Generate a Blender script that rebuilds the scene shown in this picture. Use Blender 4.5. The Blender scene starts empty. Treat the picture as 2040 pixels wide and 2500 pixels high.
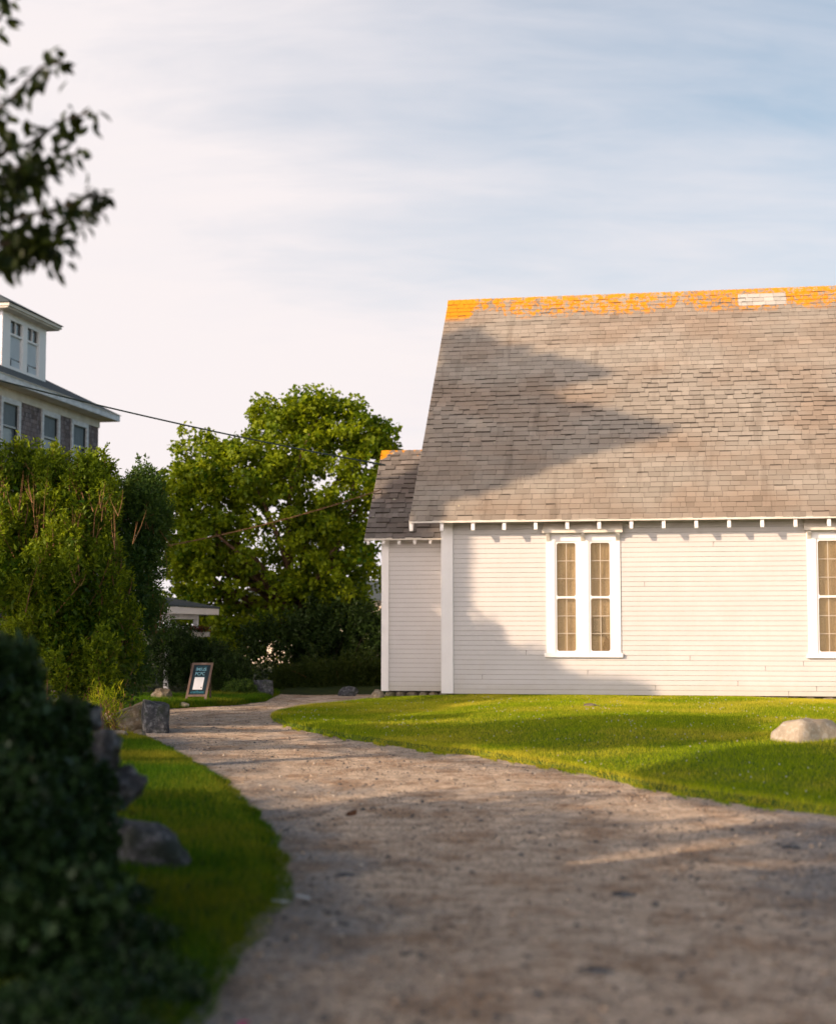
import bpy, bmesh, math, random
import numpy as np
from mathutils import Vector, Matrix, noise as mnoise
R = math.radians
random.seed(7); rng = np.random.default_rng(7)
scene = bpy.context.scene
COL = scene.collection

# ------------------------------------------------------------------ camera
CAMZ = 1.6
PITCH = math.atan(280/3700)
cd = bpy.data.cameras.new("camera"); cam = bpy.data.objects.new("camera", cd); COL.objects.link(cam)
cam.location = (0, 0, CAMZ); cam.rotation_euler = (R(90)+PITCH, 0, 0)
cd.sensor_fit = 'VERTICAL'; cd.sensor_height = 70; cd.lens = 103.6
cd.clip_start = 0.1; cd.clip_end = 2000
cd.dof.use_dof = True; cd.dof.focus_distance = 25.5; cd.dof.aperture_fstop = 2.0
scene.camera = cam

# ------------------------------------------------------------------ light
SUN_EL, SUN_AZ = R(20), R(56)          # azimuth measured from straight behind the camera towards the left
S = np.array([-math.cos(SUN_EL)*math.sin(SUN_AZ), -math.cos(SUN_EL)*math.cos(SUN_AZ), math.sin(SUN_EL)])
sd = bpy.data.lights.new("sun", 'SUN'); sun = bpy.data.objects.new("sun", sd); COL.objects.link(sun)
sd.energy = 4.4; sd.angle = R(0.9); sd.color = (1.0, 0.745, 0.52)
sun.rotation_euler = Vector(S).to_track_quat('Z', 'Y').to_euler()

w = bpy.data.worlds.new("World"); scene.world = w; w.use_nodes = True
nt = w.node_tree; nt.nodes.clear()
def N(t, tp, **kw):
    n = t.nodes.new(tp)
    for k, v in kw.items():
        if k == 'inp':
            for a, b in v.items(): n.inputs[a].default_value = b
        else: setattr(n, k, v)
    return n
def LK(t, a, b): t.links.new(a, b)
def MATH(t, op, a, b=None, clamp=False):
    n = t.nodes.new('ShaderNodeMath'); n.operation = op; n.use_clamp = clamp
    for i, v in enumerate((a, b)):
        if v is None: continue
        if isinstance(v, (int, float)): n.inputs[i].default_value = v
        else: t.links.new(v, n.inputs[i])
    return n.outputs[0]
def MIX(t, f, a, b, bt='MIX'):
    n = t.nodes.new('ShaderNodeMix'); n.data_type = 'RGBA'; n.blend_type = bt
    for s_, v in ((n.inputs[0], f), (n.inputs[6], a), (n.inputs[7], b)):
        if isinstance(v, (int, float)): s_.default_value = v
        elif isinstance(v, tuple): s_.default_value = (*v[:3], 1)
        else: t.links.new(v, s_)
    return n.outputs[2]
def RAMP(t, f, pts):
    n = t.nodes.new('ShaderNodeValToRGB'); el = n.color_ramp.elements
    while len(el) < len(pts): el.new(.5)
    for e, (p, c) in zip(el, pts):
        e.position = p; e.color = (c, c, c, 1) if isinstance(c, (int, float)) else (*c, 1)
    t.links.new(f, n.inputs[0]); return n.outputs[0]
sky = N(nt, 'ShaderNodeTexSky', sky_type='NISHITA', sun_disc=False, sun_elevation=SUN_EL, sun_rotation=R(180)+SUN_AZ,
        air_density=1.0, dust_density=1.2, ozone_density=2.0)
tc = N(nt, 'ShaderNodeTexCoord'); sp = N(nt, 'ShaderNodeSeparateXYZ'); LK(nt, tc.outputs['Generated'], sp.inputs[0])
den = MATH(nt, 'ADD', MATH(nt, 'MAXIMUM', sp.outputs[2], 0.0), 0.28)
cx = MATH(nt, 'DIVIDE', sp.outputs[0], den); cy = MATH(nt, 'DIVIDE', sp.outputs[1], den)
cb = N(nt, 'ShaderNodeCombineXYZ'); LK(nt, cx, cb.inputs[0]); LK(nt, cy, cb.inputs[1])
mp = N(nt, 'ShaderNodeMapping'); mp.inputs['Rotation'].default_value = (0, 0, R(-12)); mp.inputs['Scale'].default_value = (0.9, 2.6, 1)
LK(nt, cb.outputs[0], mp.inputs[0])
n1 = N(nt, 'ShaderNodeTexNoise', inp={'Scale': 1.6, 'Detail': 8.0, 'Roughness': 0.56, 'Distortion': 0.35}); LK(nt, mp.outputs[0], n1.inputs[0])
# thin high cloud: thicker low down and towards the sun's side
bias = MATH(nt, 'ADD', MATH(nt, 'MULTIPLY', sp.outputs[0], -.95), MATH(nt, 'MULTIPLY', sp.outputs[2], -1.55))
n3 = N(nt, 'ShaderNodeTexNoise', inp={'Scale': 5.0, 'Detail': 8.0, 'Roughness': 0.6, 'Distortion': 0.5}); LK(nt, mp.outputs[0], n3.inputs[0])
nz = MATH(nt, 'ADD', MATH(nt, 'MULTIPLY', MATH(nt, 'SUBTRACT', n1.outputs[0], .5), .75), MATH(nt, 'MULTIPLY', MATH(nt, 'SUBTRACT', n3.outputs[0], .5), .30))
cm = MATH(nt, 'ADD', MATH(nt, 'ADD', nz, bias), 1.14)
mask = RAMP(nt, cm, [(0.15, 0.22), (0.5, 0.66), (0.85, 1.0)])
skys = MIX(nt, 1.0, sky.outputs[0], (.95, 1.2, 1.14), 'MULTIPLY')
cloud = MIX(nt, RAMP(nt, cm, [(0.42, 0), (.95, 1)]), (6.5, 6.3, 6.65), (7.35, 6.8, 6.8))
# cloud on the sun's side glows brighter
dt = N(nt, 'ShaderNodeVectorMath', operation='DOT_PRODUCT'); dt.inputs[1].default_value = tuple(S); LK(nt, tc.outputs['Generated'], dt.inputs[0])
low = RAMP(nt, sp.outputs[2], [(0.0, 1.0), (0.30, .55), (0.65, 0.0)])
dp = MATH(nt, 'MAXIMUM', dt.outputs['Value'], 0.0)
glow = MATH(nt, 'ADD', MATH(nt, 'MULTIPLY', MATH(nt, 'MULTIPLY', dp, low), 8.2), 1.0)
gl = N(nt, 'ShaderNodeCombineXYZ'); ge = MATH(nt, 'SUBTRACT', glow, 1.0)      # and warmer near the sun
for i, k_ in enumerate((1.04, .95, .88)): LK(nt, MATH(nt, 'ADD', MATH(nt, 'MULTIPLY', ge, k_), 1.0), gl.inputs[i])
cloud = MIX(nt, 1.0, cloud, gl.outputs[0], 'MULTIPLY')
bg = N(nt, 'ShaderNodeBackground'); bg.inputs[1].default_value = 0.10
allsky = MIX(nt, mask, skys, cloud)
LK(nt, MIX(nt, 1.0, allsky, RAMP(nt, sp.outputs[2], [(0.38, (1, 1, 1)), (0.85, (.38, .40, .46))]), 'MULTIPLY'), bg.inputs[0])   # the zenith is clear and deeper blue
out = N(nt, 'ShaderNodeOutputWorld'); LK(nt, bg.outputs[0], out.inputs[0])
scene.view_settings.view_transform = 'Standard'; scene.view_settings.look = 'None'
scene.view_settings.exposure = 0.40; scene.view_settings.gamma = 1.0
scene.cycles.transparent_max_bounces = 16; scene.cycles.max_bounces = 8

# ------------------------------------------------------------------ view helper (used to take real positions off the plan)
def ray(px, py):
    x = (px-1020)/3700; u = (1250-py)/3700
    return np.array([x, math.cos(PITCH)-u*math.sin(PITCH), math.sin(PITCH)+u*math.cos(PITCH)])
EYE = np.array([0, 0, CAMZ])
def at(px, py, Y): r = ray(px, py); return EYE+r*(Y/r[1])
def onz(px, py, z=0.0): r = ray(px, py); return EYE+r*((z-CAMZ)/r[2])
K = 1.1751

# ------------------------------------------------------------------ materials
def mat(name):
    m = bpy.data.materials.new(name); m.use_nodes = True
    t = m.node_tree; b = t.nodes['Principled BSDF']; b.inputs['Specular IOR Level'].default_value = 0.3
    return m, t, b
def ocoord(t):
    return N(t, 'ShaderNodeTexCoord').outputs['Object']
def NOISE(t, vec, scale, detail=4, rough=.55, dist=0.0):
    n = N(t, 'ShaderNodeTexNoise', inp={'Scale': scale, 'Detail': detail, 'Roughness': rough, 'Distortion': dist})
    if vec is not None: LK(t, vec, n.inputs[0])
    return n.outputs[0]
def MAP(t, vec, scale=(1, 1, 1)):
    n = N(t, 'ShaderNodeMapping'); n.inputs['Scale'].default_value = scale; LK(t, vec, n.inputs[0]); return n.outputs[0]
def BUMP(t, b, h, strength=.3, dist=.01):
    n = N(t, 'ShaderNodeBump', inp={'Strength': strength, 'Distance': dist}); LK(t, h, n.inputs['Height']); LK(t, n.outputs[0], b.inputs['Normal'])
def simple(name, c1, c2, scale=4, rough=.7, bump=.0, bscale=30, stretch=(1, 1, 1)):
    m, t, b = mat(name); v = MAP(t, ocoord(t), stretch)
    LK(t, MIX(t, RAMP(t, NOISE(t, v, scale), [(.35, 0), (.65, 1)]), c1, c2), b.inputs['Base Color'])
    b.inputs['Roughness'].default_value = rough
    if bump: BUMP(t, b, NOISE(t, v, bscale, 3), bump, .01)
    return m
M = {}
M['clap'] = simple('painted_clapboard', (.61, .57, .535), (.65, .61, .575), 1.3, .6)
m_, t_, b2 = mat('painted_clapboard_with_shadow_laps'); o_ = ocoord(t_); a_ = N(t_, 'ShaderNodeAttribute', attribute_name='tint')
c_ = MIX(t_, RAMP(t_, NOISE(t_, o_, 1.3), [(.35, 0), (.65, 1)]), (.53, .505, .49), (.56, .535, .52))
c_ = MIX(t_, RAMP(t_, NOISE(t_, MAP(t_, o_, (2, 1, .5)), 2.0, 5), [(.5, 0), (.75, .35)]), c_, (.53, .49, .445))
sz_ = N(t_, 'ShaderNodeSeparateXYZ'); LK(t_, o_, sz_.inputs[0])
c_ = MIX(t_, MATH(t_, 'MULTIPLY', RAMP(t_, MATH(t_, 'ADD', sz_.outputs[2], MATH(t_, 'MULTIPLY', NOISE(t_, o_, 4, 5), .3)), [(.12, .55), (.42, 0)]), 1.0), c_, (.44, .40, .32))
LK(t_, MIX(t_, MATH(t_, 'LESS_THAN', a_.outputs['Fac'], -.5), c_, (.27, .235, .205)), b2.inputs['Base Color']); b2.inputs['Roughness'].default_value = .6  # shade line under each lap painted as a darker tone
M['clap'] = m_
M['trim'] = simple('white_trim_paint', (.80, .765, .75), (.84, .81, .79), 2.0, .5, .08, 50)
M['gap'] = simple('board_joint_shadow_gap', (.06, .05, .04), (.10, .085, .07), 9, .9)
M['htrim'] = simple('weathered_white_trim', (.55, .55, .57), (.74, .74, .76), 3.0, .65, .1, 30, (1, 1, 3))
M['cream'] = simple('cream_soffit_paint', (.60, .54, .46), (.72, .66, .58), 2.5, .65, .1, 30)
M['darkwood'] = simple('grey_brown_board', (.35, .32, .28), (.45, .41, .36), 3, .8)  # plain grey-brown board colour

def shingle_mat(name, ridge_z=None, base=((.225, .195, .158), (.345, .30, .245)), lich=True, spots=False, dark=1.0):
    m, t, b = mat(name); o = ocoord(t); sep = N(t, 'ShaderNodeSeparateXYZ'); LK(t, o, sep.inputs[0])
    at_ = N(t, 'ShaderNodeAttribute', attribute_name='tint')
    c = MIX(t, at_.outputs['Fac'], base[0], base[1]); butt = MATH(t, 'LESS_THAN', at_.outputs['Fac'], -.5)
    # broad weathering, brown and grey areas, run-off streaks
    c = MIX(t, RAMP(t, NOISE(t, MAP(t, o, (.35, .6, .6)), 1.2, 3), [(.42, 0), (.62, .75)]), c, MIX(t, 1, c, (.86, .74, .66), 'MULTIPLY'))
    c = MIX(t, RAMP(t, NOISE(t, MAP(t, o, (.5, .8, .8)), 1.0, 4), [(.35, .0), (.7, .8)]), c, MIX(t, 1, c, (1.12, 1.14, 1.16), 'MULTIPLY'))
    c = MIX(t, RAMP(t, NOISE(t, MAP(t, o, (2.2, .28, .28)), 1.6, 4), [(.56, 0), (.72, .55)]), c, MIX(t, 1, c, (.55, .52, .5), 'MULTIPLY'))
    c = MIX(t, NOISE(t, o, 160, 2), MIX(t, 1, c, (.78, .78, .78), 'MULTIPLY'), MIX(t, 1, c, (1.15, 1.15, 1.15), 'MULTIPLY'))
    if spots:   # pale crustose lichen dots
        v = N(t, 'ShaderNodeTexVoronoi', inp={'Scale': 2.6}); LK(t, o, v.inputs[0])
        c = MIX(t, RAMP(t, MATH(t, 'ADD', v.outputs['Distance'], MATH(t, 'MULTIPLY', NOISE(t, o, 30), .12)), [(.13, .75), (.17, 0)]), c, (.42, .40, .30))
    else:
        v = N(t, 'ShaderNodeTexVoronoi', inp={'Scale': 1.5}); LK(t, o, v.inputs[0])
        c = MIX(t, RAMP(t, MATH(t, 'ADD', v.outputs['Distance'], MATH(t, 'MULTIPLY', NOISE(t, o, 22), .1)), [(.065, .8), (.085, 0)]), c, (.50, .44, .30))
    if lich:
        d = MATH(t, 'SUBTRACT', ridge_z, sep.outputs[2])         # metres below the ridge
        nn = NOISE(t, MAP(t, o, (1, .6, .6)), 1.1, 3); n2 = NOISE(t, MAP(t, o, (1.2, .8, .8)), 9, 5, .7)
        if ridge_z > 8:
            corner = RAMP(t, MATH(t, 'ADD', sep.outputs[0], .8), [(.25, .55), (.9, 0)])
            reach = MATH(t, 'ADD', RAMP(t, nn, [(.32, .14), (.62, .95)]), corner)
        else:
            reach = RAMP(t, MATH(t, 'ADD', sep.outputs[0], 2.1), [(.22, .32), (.5, 0)])
        k = MATH(t, 'SUBTRACT', MATH(t, 'ADD', reach, MATH(t, 'MULTIPLY', MATH(t, 'SUBTRACT', n2, .5), 1.1)), d)
        lm = RAMP(t, MATH(t, 'ADD', MATH(t, 'MULTIPLY', k, 3), .2), [(.33, 0), (.47, 1)])
        lm = MATH(t, 'MULTIPLY', lm, RAMP(t, d, [(.0, 1), (.75, 0)]) if ridge_z > 8 else RAMP(t, d, [(0, 1), (.45, 0)]))
        if ridge_z > 8:
            gap_ = RAMP(t, MATH(t, 'ADD', NOISE(t, MAP(t, o, (1, .7, .7)), 8.0, 7, .8), MATH(t, 'MULTIPLY', corner, 1.0)), [(.47, 0), (.52, 1)])
            lm = MATH(t, 'MULTIPLY', lm, gap_)
            x1 = MATH(t, 'MULTIPLY', MATH(t, 'GREATER_THAN', sep.outputs[0], 6.35), MATH(t, 'LESS_THAN', sep.outputs[0], 7.45))
            x1 = MATH(t, 'MULTIPLY', x1, MATH(t, 'MULTIPLY', MATH(t, 'GREATER_THAN', d, .12), MATH(t, 'LESS_THAN', d, .47)))
            c = MIX(t, x1, c, MIX(t, at_.outputs['Fac'], (.34, .32, .28), (.50, .47, .42)))
            lm = MATH(t, 'MULTIPLY', lm, MATH(t, 'SUBTRACT', 1.0, x1))
        lc = MIX(t, NOISE(t, o, 45, 3), (.48, .16, .001), (.74, .31, .002))
        c = MIX(t, RAMP(t, lm, [(.12, 0), (.34, .97)]), c, lc)
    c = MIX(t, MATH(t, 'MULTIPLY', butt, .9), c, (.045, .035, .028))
    LK(t, c, b.inputs['Base Color']); b.inputs['Roughness'].default_value = .9
    BUMP(t, b, NOISE(t, o, 220, 2), .25, .004)
    return m
M['roof'] = shingle_mat('weathered_asphalt_shingle', 9.40)
M['aroof'] = shingle_mat('old_dark_shingle', 5.45, ((.10, .09, .08), (.23, .205, .185)), True, True)
M['hroof'] = simple('slate_grey_shingle', (.05, .065, .07), (.085, .10, .105), 8, .9, .3, 60, (1, 1, 4))

def cedar():
    m, t, b = mat('grey_cedar_shingle'); o = ocoord(t)
    sep = N(t, 'ShaderNodeSeparateXYZ'); LK(t, o, sep.inputs[0]); cb_ = N(t, 'ShaderNodeCombineXYZ')
    LK(t, MATH(t, 'ADD', sep.outputs[0], sep.outputs[1]), cb_.inputs[0]); LK(t, sep.outputs[2], cb_.inputs[1])
    br = N(t, 'ShaderNodeTexBrick', offset=.43, inp={'Scale': 1.0, 'Mortar Size': .008, 'Mortar Smooth': .3, 'Brick Width': .13, 'Row Height': .13, 'Bias': -.1})
    br.inputs['Color1'].default_value = (.09, .075, .08, 1); br.inputs['Color2'].default_value = (.30, .255, .27, 1); br.inputs['Mortar'].default_value = (.03, .025, .03, 1)
    LK(t, cb_.outputs[0], br.inputs[0])
    c = MIX(t, RAMP(t, NOISE(t, o, 2.5, 5), [(.35, 0), (.7, .6)]), br.outputs[0], (.22, .15, .13))
    LK(t, c, b.inputs['Base Color']); b.inputs['Roughness'].default_value = .85
    BUMP(t, b, br.outputs['Fac'], -.6, .015); return m
M['cedar'] = cedar()

def glass(name, col=(.03, .035, .035), rough=.08, trans=0.0):
    m, t, b = mat(name); b.inputs['Roughness'].default_value = rough
    b.inputs['Specular IOR Level'].default_value = .8
    LK(t, MIX(t, NOISE(t, ocoord(t), 3), col, tuple(c*1.6 for c in col)), b.inputs['Base Color'])
    if trans:
        tr = N(t, 'ShaderNodeBsdfTransparent'); tr.inputs[0].default_value = (.92, .88, .8, 1); mx = N(t, 'ShaderNodeMixShader', inp={0: trans})
        LK(t, b.outputs[0], mx.inputs[1]); LK(t, tr.outputs[0], mx.inputs[2]); LK(t, mx.outputs[0], t.nodes['Material Output'].inputs[0])
    return m
M['glass'] = glass('dark_window_glass'); M['cglass'] = glass('church_window_glass', (.10, .09, .06), .1, .88)
M['hglass'] = glass('curtained_window_glass', (.055, .075, .085), .25)
def screen():
    m, t, b = mat('insect_screen'); o = ocoord(t)
    LK(t, MIX(t, NOISE(t, o, 2), (.26, .20, .12), (.33, .265, .165)), b.inputs['Base Color']); b.inputs['Roughness'].default_value = .8
    tr = N(t, 'ShaderNodeBsdfTransparent'); mx = N(t, 'ShaderNodeMixShader', inp={0: .68})
    LK(t, b.outputs[0], mx.inputs[1]); LK(t, tr.outputs[0], mx.inputs[2]); LK(t, mx.outputs[0], t.nodes['Material Output'].inputs[0]); return m
M['screen'] = screen()
M['curtain'] = simple('tan_room_wall', (.34, .255, .15), (.66, .52, .33), 2.2, .9, stretch=(3, 1, .35))
M['shade'] = simple('window_shade', (.50, .54, .58), (.58, .62, .66), 2, .8)
M['hcurt'] = simple('grey_curtain', (.13, .16, .18), (.22, .25, .27), 6, .9, stretch=(6, 6, .4))
M['pictframe'] = simple('dark_picture_frame', (.09, .06, .025), (.13, .09, .04), 5, .6)
M['pict'] = simple('pale_picture', (.28, .24, .19), (.34, .29, .22), 5, .7)
M['ornament'] = simple('bronze_ornament', (.13, .07, .015), (.2, .11, .03), 9, .6)

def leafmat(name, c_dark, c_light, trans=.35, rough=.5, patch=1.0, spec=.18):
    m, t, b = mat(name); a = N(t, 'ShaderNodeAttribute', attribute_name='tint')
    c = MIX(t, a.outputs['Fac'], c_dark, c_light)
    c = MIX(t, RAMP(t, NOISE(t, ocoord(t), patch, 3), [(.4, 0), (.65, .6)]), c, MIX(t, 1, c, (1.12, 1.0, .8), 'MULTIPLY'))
    LK(t, c, b.inputs['Base Color']); b.inputs['Roughness'].default_value = rough; b.inputs['Specular IOR Level'].default_value = spec
    tr = N(t, 'ShaderNodeBsdfTranslucent'); LK(t, MIX(t, 1, c, (1.5, 1.4, .5), 'MULTIPLY'), tr.inputs[0])
    mx = N(t, 'ShaderNodeMixShader', inp={0: trans}); LK(t, b.outputs[0], mx.inputs[1]); LK(t, tr.outputs[0], mx.inputs[2])
    LK(t, mx.outputs[0], t.nodes['Material Output'].inputs[0]); return m
M['maple'] = leafmat('maple_leaf', (.022, .08, .004), (.28, .345, .012), .42)
M['privet'] = leafmat('privet_leaf', (.022, .07, .005), (.23, .30, .014), .4)
M['privet2'] = leafmat('blue_green_privet_leaf', (.02, .06, .014), (.11, .18, .035), .3)
M['darkbush'] = leafmat('dark_bush_leaf', (.010, .026, .006), (.035, .065, .012), .15)
M['nearbush'] = leafmat('ivy_leaf', (.008, .024, .008), (.03, .065, .022), .15, .4)
M['branchleaf'] = leafmat('branch_leaf', (.015, .028, .006), (.045, .065, .012), .2, .4)
M['weed'] = leafmat('weed_blade', (.02, .045, .008), (.06, .085, .015), .3)
M['bark'] = simple('brown_bark', (.07, .042, .024), (.16, .09, .05), 8, .9, .5, 30, (1, 1, .3))
M['twig'] = simple('orange_brown_twig', (.18, .085, .035), (.30, .16, .07), 12, .8)
M['dbark'] = simple('dark_bark', (.04, .03, .02), (.08, .06, .045), 8, .9)

def grassmat(name, g1, g2, straw, sa=.25):
    m, t, b = mat(name); a = N(t, 'ShaderNodeAttribute', attribute_name='tint'); o = ocoord(t)
    c = MIX(t, a.outputs['Fac'], g1, g2)
    c = MIX(t, RAMP(t, MATH(t, 'ADD', NOISE(t, o, .45, 4), MATH(t, 'MULTIPLY', a.outputs['Fac'], .26)), [(.60, 0), (.80, .85)]), c, straw)
    LK(t, c, b.inputs['Base Color']); b.inputs['Roughness'].default_value = .7; b.inputs['Specular IOR Level'].default_value = .12
    tr = N(t, 'ShaderNodeBsdfTranslucent'); LK(t, MIX(t, 1, c, (1.4, 1.35, .6), 'MULTIPLY'), tr.inputs[0])
    mx = N(t, 'ShaderNodeMixShader', inp={0: .35}); LK(t, b.outputs[0], mx.inputs[1]); LK(t, tr.outputs[0], mx.inputs[2])
    LK(t, mx.outputs[0], t.nodes['Material Output'].inputs[0]); return m
M['grass'] = grassmat('lawn_grass', (.024, .105, .002), (.42, .50, .010), (.60, .50, .05))
M['vgrass'] = grassmat('verge_grass', (.012, .06, .002), (.10, .21, .005), (.26, .24, .02))
M['soil'] = simple('lawn_thatch', (.02, .055, .003), (.10, .15, .012), 2.5, .95, .5, 40)
M['vsoil'] = simple('verge_thatch', (.01, .026, .002), (.035, .05, .005), 2.5, .95, .5, 40)
M['far'] = simple('far_ground_grass', (.035, .05, .012), (.07, .075, .02), .6, .95, .4, 10)
M['clover'] = simple('clover_white', (.42, .42, .32), (.55, .54, .44), 4, .8)

def roadmat():
    m, t, b = mat('packed_gravel_road'); o = ocoord(t); ga = N(t, 'ShaderNodeAttribute', attribute_name='gravelly')
    big = NOISE(t, MAP(t, o, (.8, .5, 1)), .9, 5, .6); mid = NOISE(t, o, 5, 7, .68); fine = NOISE(t, o, 85, 4, .7); sp2 = NOISE(t, o, 24, 4, .7); sp3 = NOISE(t, MAP(t, o, (1, 1, 1)), 11, 4, .65)
    c = MIX(t, RAMP(t, mid, [(.34, 0), (.66, 1)]), (.42, .305, .215), (.86, .68, .51))
    g = MIX(t, RAMP(t, fine, [(.35, 0), (.65, 1)]), (.075, .08, .09), (.46, .44, .42))
    gm = RAMP(t, MATH(t, 'ADD', MATH(t, 'ADD', MATH(t, 'MULTIPLY', big, .7), MATH(t, 'MULTIPLY', sp3, .3)), MATH(t, 'MULTIPLY', ga.outputs['Fac'], .22)), [(.55, 0), (.68, .85)])
    c = MIX(t, gm, c, g)
    c = MIX(t, RAMP(t, sp2, [(.54, 0), (.63, .7)]), c, MIX(t, 1, c, (.40, .38, .38), 'MULTIPLY'))
    c = MIX(t, RAMP(t, sp3, [(.55, 0), (.67, .5)]), c, MIX(t, 1, c, (.52, .47, .43), 'MULTIPLY'))
    c = MIX(t, RAMP(t, NOISE(t, MAP(t, o, (1.3, 1, 1)), 19, 3, .6), [(.60, 0), (.68, .6)]), c, (.62, .54, .46))
    c = MIX(t, RAMP(t, NOISE(t, MAP(t, o, (1, .7, 1)), 1.7, 6, .65), [(.48, 0), (.62, .8)]), c, MIX(t, 1, c, (.62, .50, .40), 'MULTIPLY'))
    v = N(t, 'ShaderNodeTexVoronoi', inp={'Scale': 48, 'Randomness': 1}); LK(t, o, v.inputs[0])
    sp_ = RAMP(t, v.outputs['Distance'], [(.18, 1), (.34, 0)])
    pc = N(t, 'ShaderNodeSeparateColor'); LK(t, v.outputs['Color'], pc.inputs[0])
    c = MIX(t, MATH(t, 'MULTIPLY', sp_, RAMP(t, pc.outputs[0], [(.45, 0), (.55, .85)])), c, MIX(t, pc.outputs[1], (.07, .07, .08), (.62, .54, .46)))
    LK(t, c, b.inputs['Base Color']); b.inputs['Roughness'].default_value = .95; b.inputs['Specular IOR Level'].default_value = .15
    h = MATH(t, 'ADD', MATH(t, 'MULTIPLY', fine, .5), MATH(t, 'ADD', sp_, MATH(t, 'ADD', MATH(t, 'MULTIPLY', mid, .5), MATH(t, 'MULTIPLY', sp2, 1.0))))
    BUMP(t, b, h, .55, .016); return m
M['road'] = roadmat()
def pebble():
    m, t, b = mat('loose_pebbles'); a = N(t, 'ShaderNodeAttribute', attribute_name='tint')
    LK(t, RAMP(t, a.outputs['Fac'], [(0, (.05, .055, .06)), (.35, (.16, .15, .145)), (.6, (.36, .28, .21)), (.93, (.42, .34, .27)), (1, (.62, .55, .47))]), b.inputs['Base Color']); b.inputs['Roughness'].default_value = .9; return m
M['pebble'] = pebble()
def rockmat(name, c1, c2, c3, moss=None):
    m, t, b = mat(name); o = ocoord(t)
    c = MIX(t, RAMP(t, NOISE(t, o, 3, 6, .65), [(.35, 0), (.65, 1)]), c1, c2)
    c = MIX(t, RAMP(t, NOISE(t, o, 14, 5, .7), [(.5, 0), (.66, .8)]), c, c3)
    if moss: c = MIX(t, RAMP(t, NOISE(t, o, 5, 5, .6, .5), [(.5, 0), (.62, .7)]), c, moss)
    LK(t, c, b.inputs['Base Color']); b.inputs['Roughness'].default_value = .9
    BUMP(t, b, NOISE(t, o, 20, 6, .7), .8, .03); return m
M['rock'] = rockmat('speckled_granite', (.30, .25, .19), (.46, .385, .29), (.50, .46, .39))
M['grock'] = rockmat('grey_fieldstone', (.025, .028, .032), (.10, .10, .11), (.24, .245, .255), (.015, .025, .01))
M['brock'] = rockmat('brown_fieldstone', (.13, .10, .065), (.25, .20, .14), (.32, .29, .24), (.09, .09, .03))
M['wood'] = simple('weathered_sign_wood', (.14, .09, .07), (.24, .17, .14), 7, .8, .3, 40, (1, 1, .3))
M['chalk'] = simple('blue_black_chalkboard', (.008, .022, .032), (.013, .032, .045), 5, .6)
M['chalkline'] = simple('pale_blue_chalk', (.16, .42, .52), (.35, .62, .70), 30, .9)
M['chalkdeep'] = simple('deep_teal_chalk', (.02, .13, .19), (.04, .20, .27), 30, .9)
M['paper'] = simple('white_paper', (.66, .68, .74), (.72, .74, .8), 5, .8)
M['cable'] = simple('black_cable_rubber', (.012, .02, .02), (.02, .035, .035), 5, .5)
M['rope'] = simple('brown_twisted_wire', (.16, .085, .035), (.24, .13, .06), 20, .7)
M['pale'] = simple('pale_cottage_paint', (.74, .62, .50), (.8, .68, .56), 2, .7)
M['leafbrown'] = simple('dry_leaf', (.07, .03, .015), (.12, .05, .02), 20, .8)
M['pink'] = simple('magenta_petal', (.5, .02, .2), (.6, .05, .28), 20, .7)
M['redfl'] = simple('red_geranium', (.12, .012, .015), (.2, .02, .02), 20, .7)

# ------------------------------------------------------------------ object helpers
def tag(o, label=None, cat=None, group=None, kind=None):
    for k, v in (('label', label), ('category', cat), ('group', group), ('kind', kind)):
        if v: o[k] = v
    return o
def empty(name, loc, rz=0.0, label=None, cat=None, group=None):
    o = bpy.data.objects.new(name, None); COL.objects.link(o); o.location = loc; o.rotation_euler = (0, 0, rz)
    o.empty_display_size = .2; return tag(o, label, cat, group)
def npmesh(name, verts, faces, m, parent=None, tint=None, smooth=False, loc=(0, 0, 0), rz=0.0, nper=None):
    """verts (n,3), faces (k,nper) int arrays"""
    verts = np.asarray(verts, dtype=np.float32); faces = np.asarray(faces, dtype=np.int32)
    me = bpy.data.meshes.new(name); k, c = faces.shape
    me.vertices.add(len(verts)); me.vertices.foreach_set('co', verts.ravel())
    me.loops.add(k*c); me.loops.foreach_set('vertex_index', faces.ravel())
    me.polygons.add(k); me.polygons.foreach_set('loop_start', np.arange(0, k*c, c, dtype=np.int32))
    me.polygons.foreach_set('loop_total', np.full(k, c, dtype=np.int32))
    if smooth: me.polygons.foreach_set('use_smooth', np.ones(k, dtype=bool))
    if tint is not None:
        a = me.attributes.new('tint', 'FLOAT', 'FACE'); a.data.foreach_set('value', np.asarray(tint, dtype=np.float32))
    me.update(); me.validate()
    me.materials.append(m)
    o = bpy.data.objects.new(name, me); COL.objects.link(o); o.parent = parent; o.location = loc; o.rotation_euler = (0, 0, rz); return o
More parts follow.
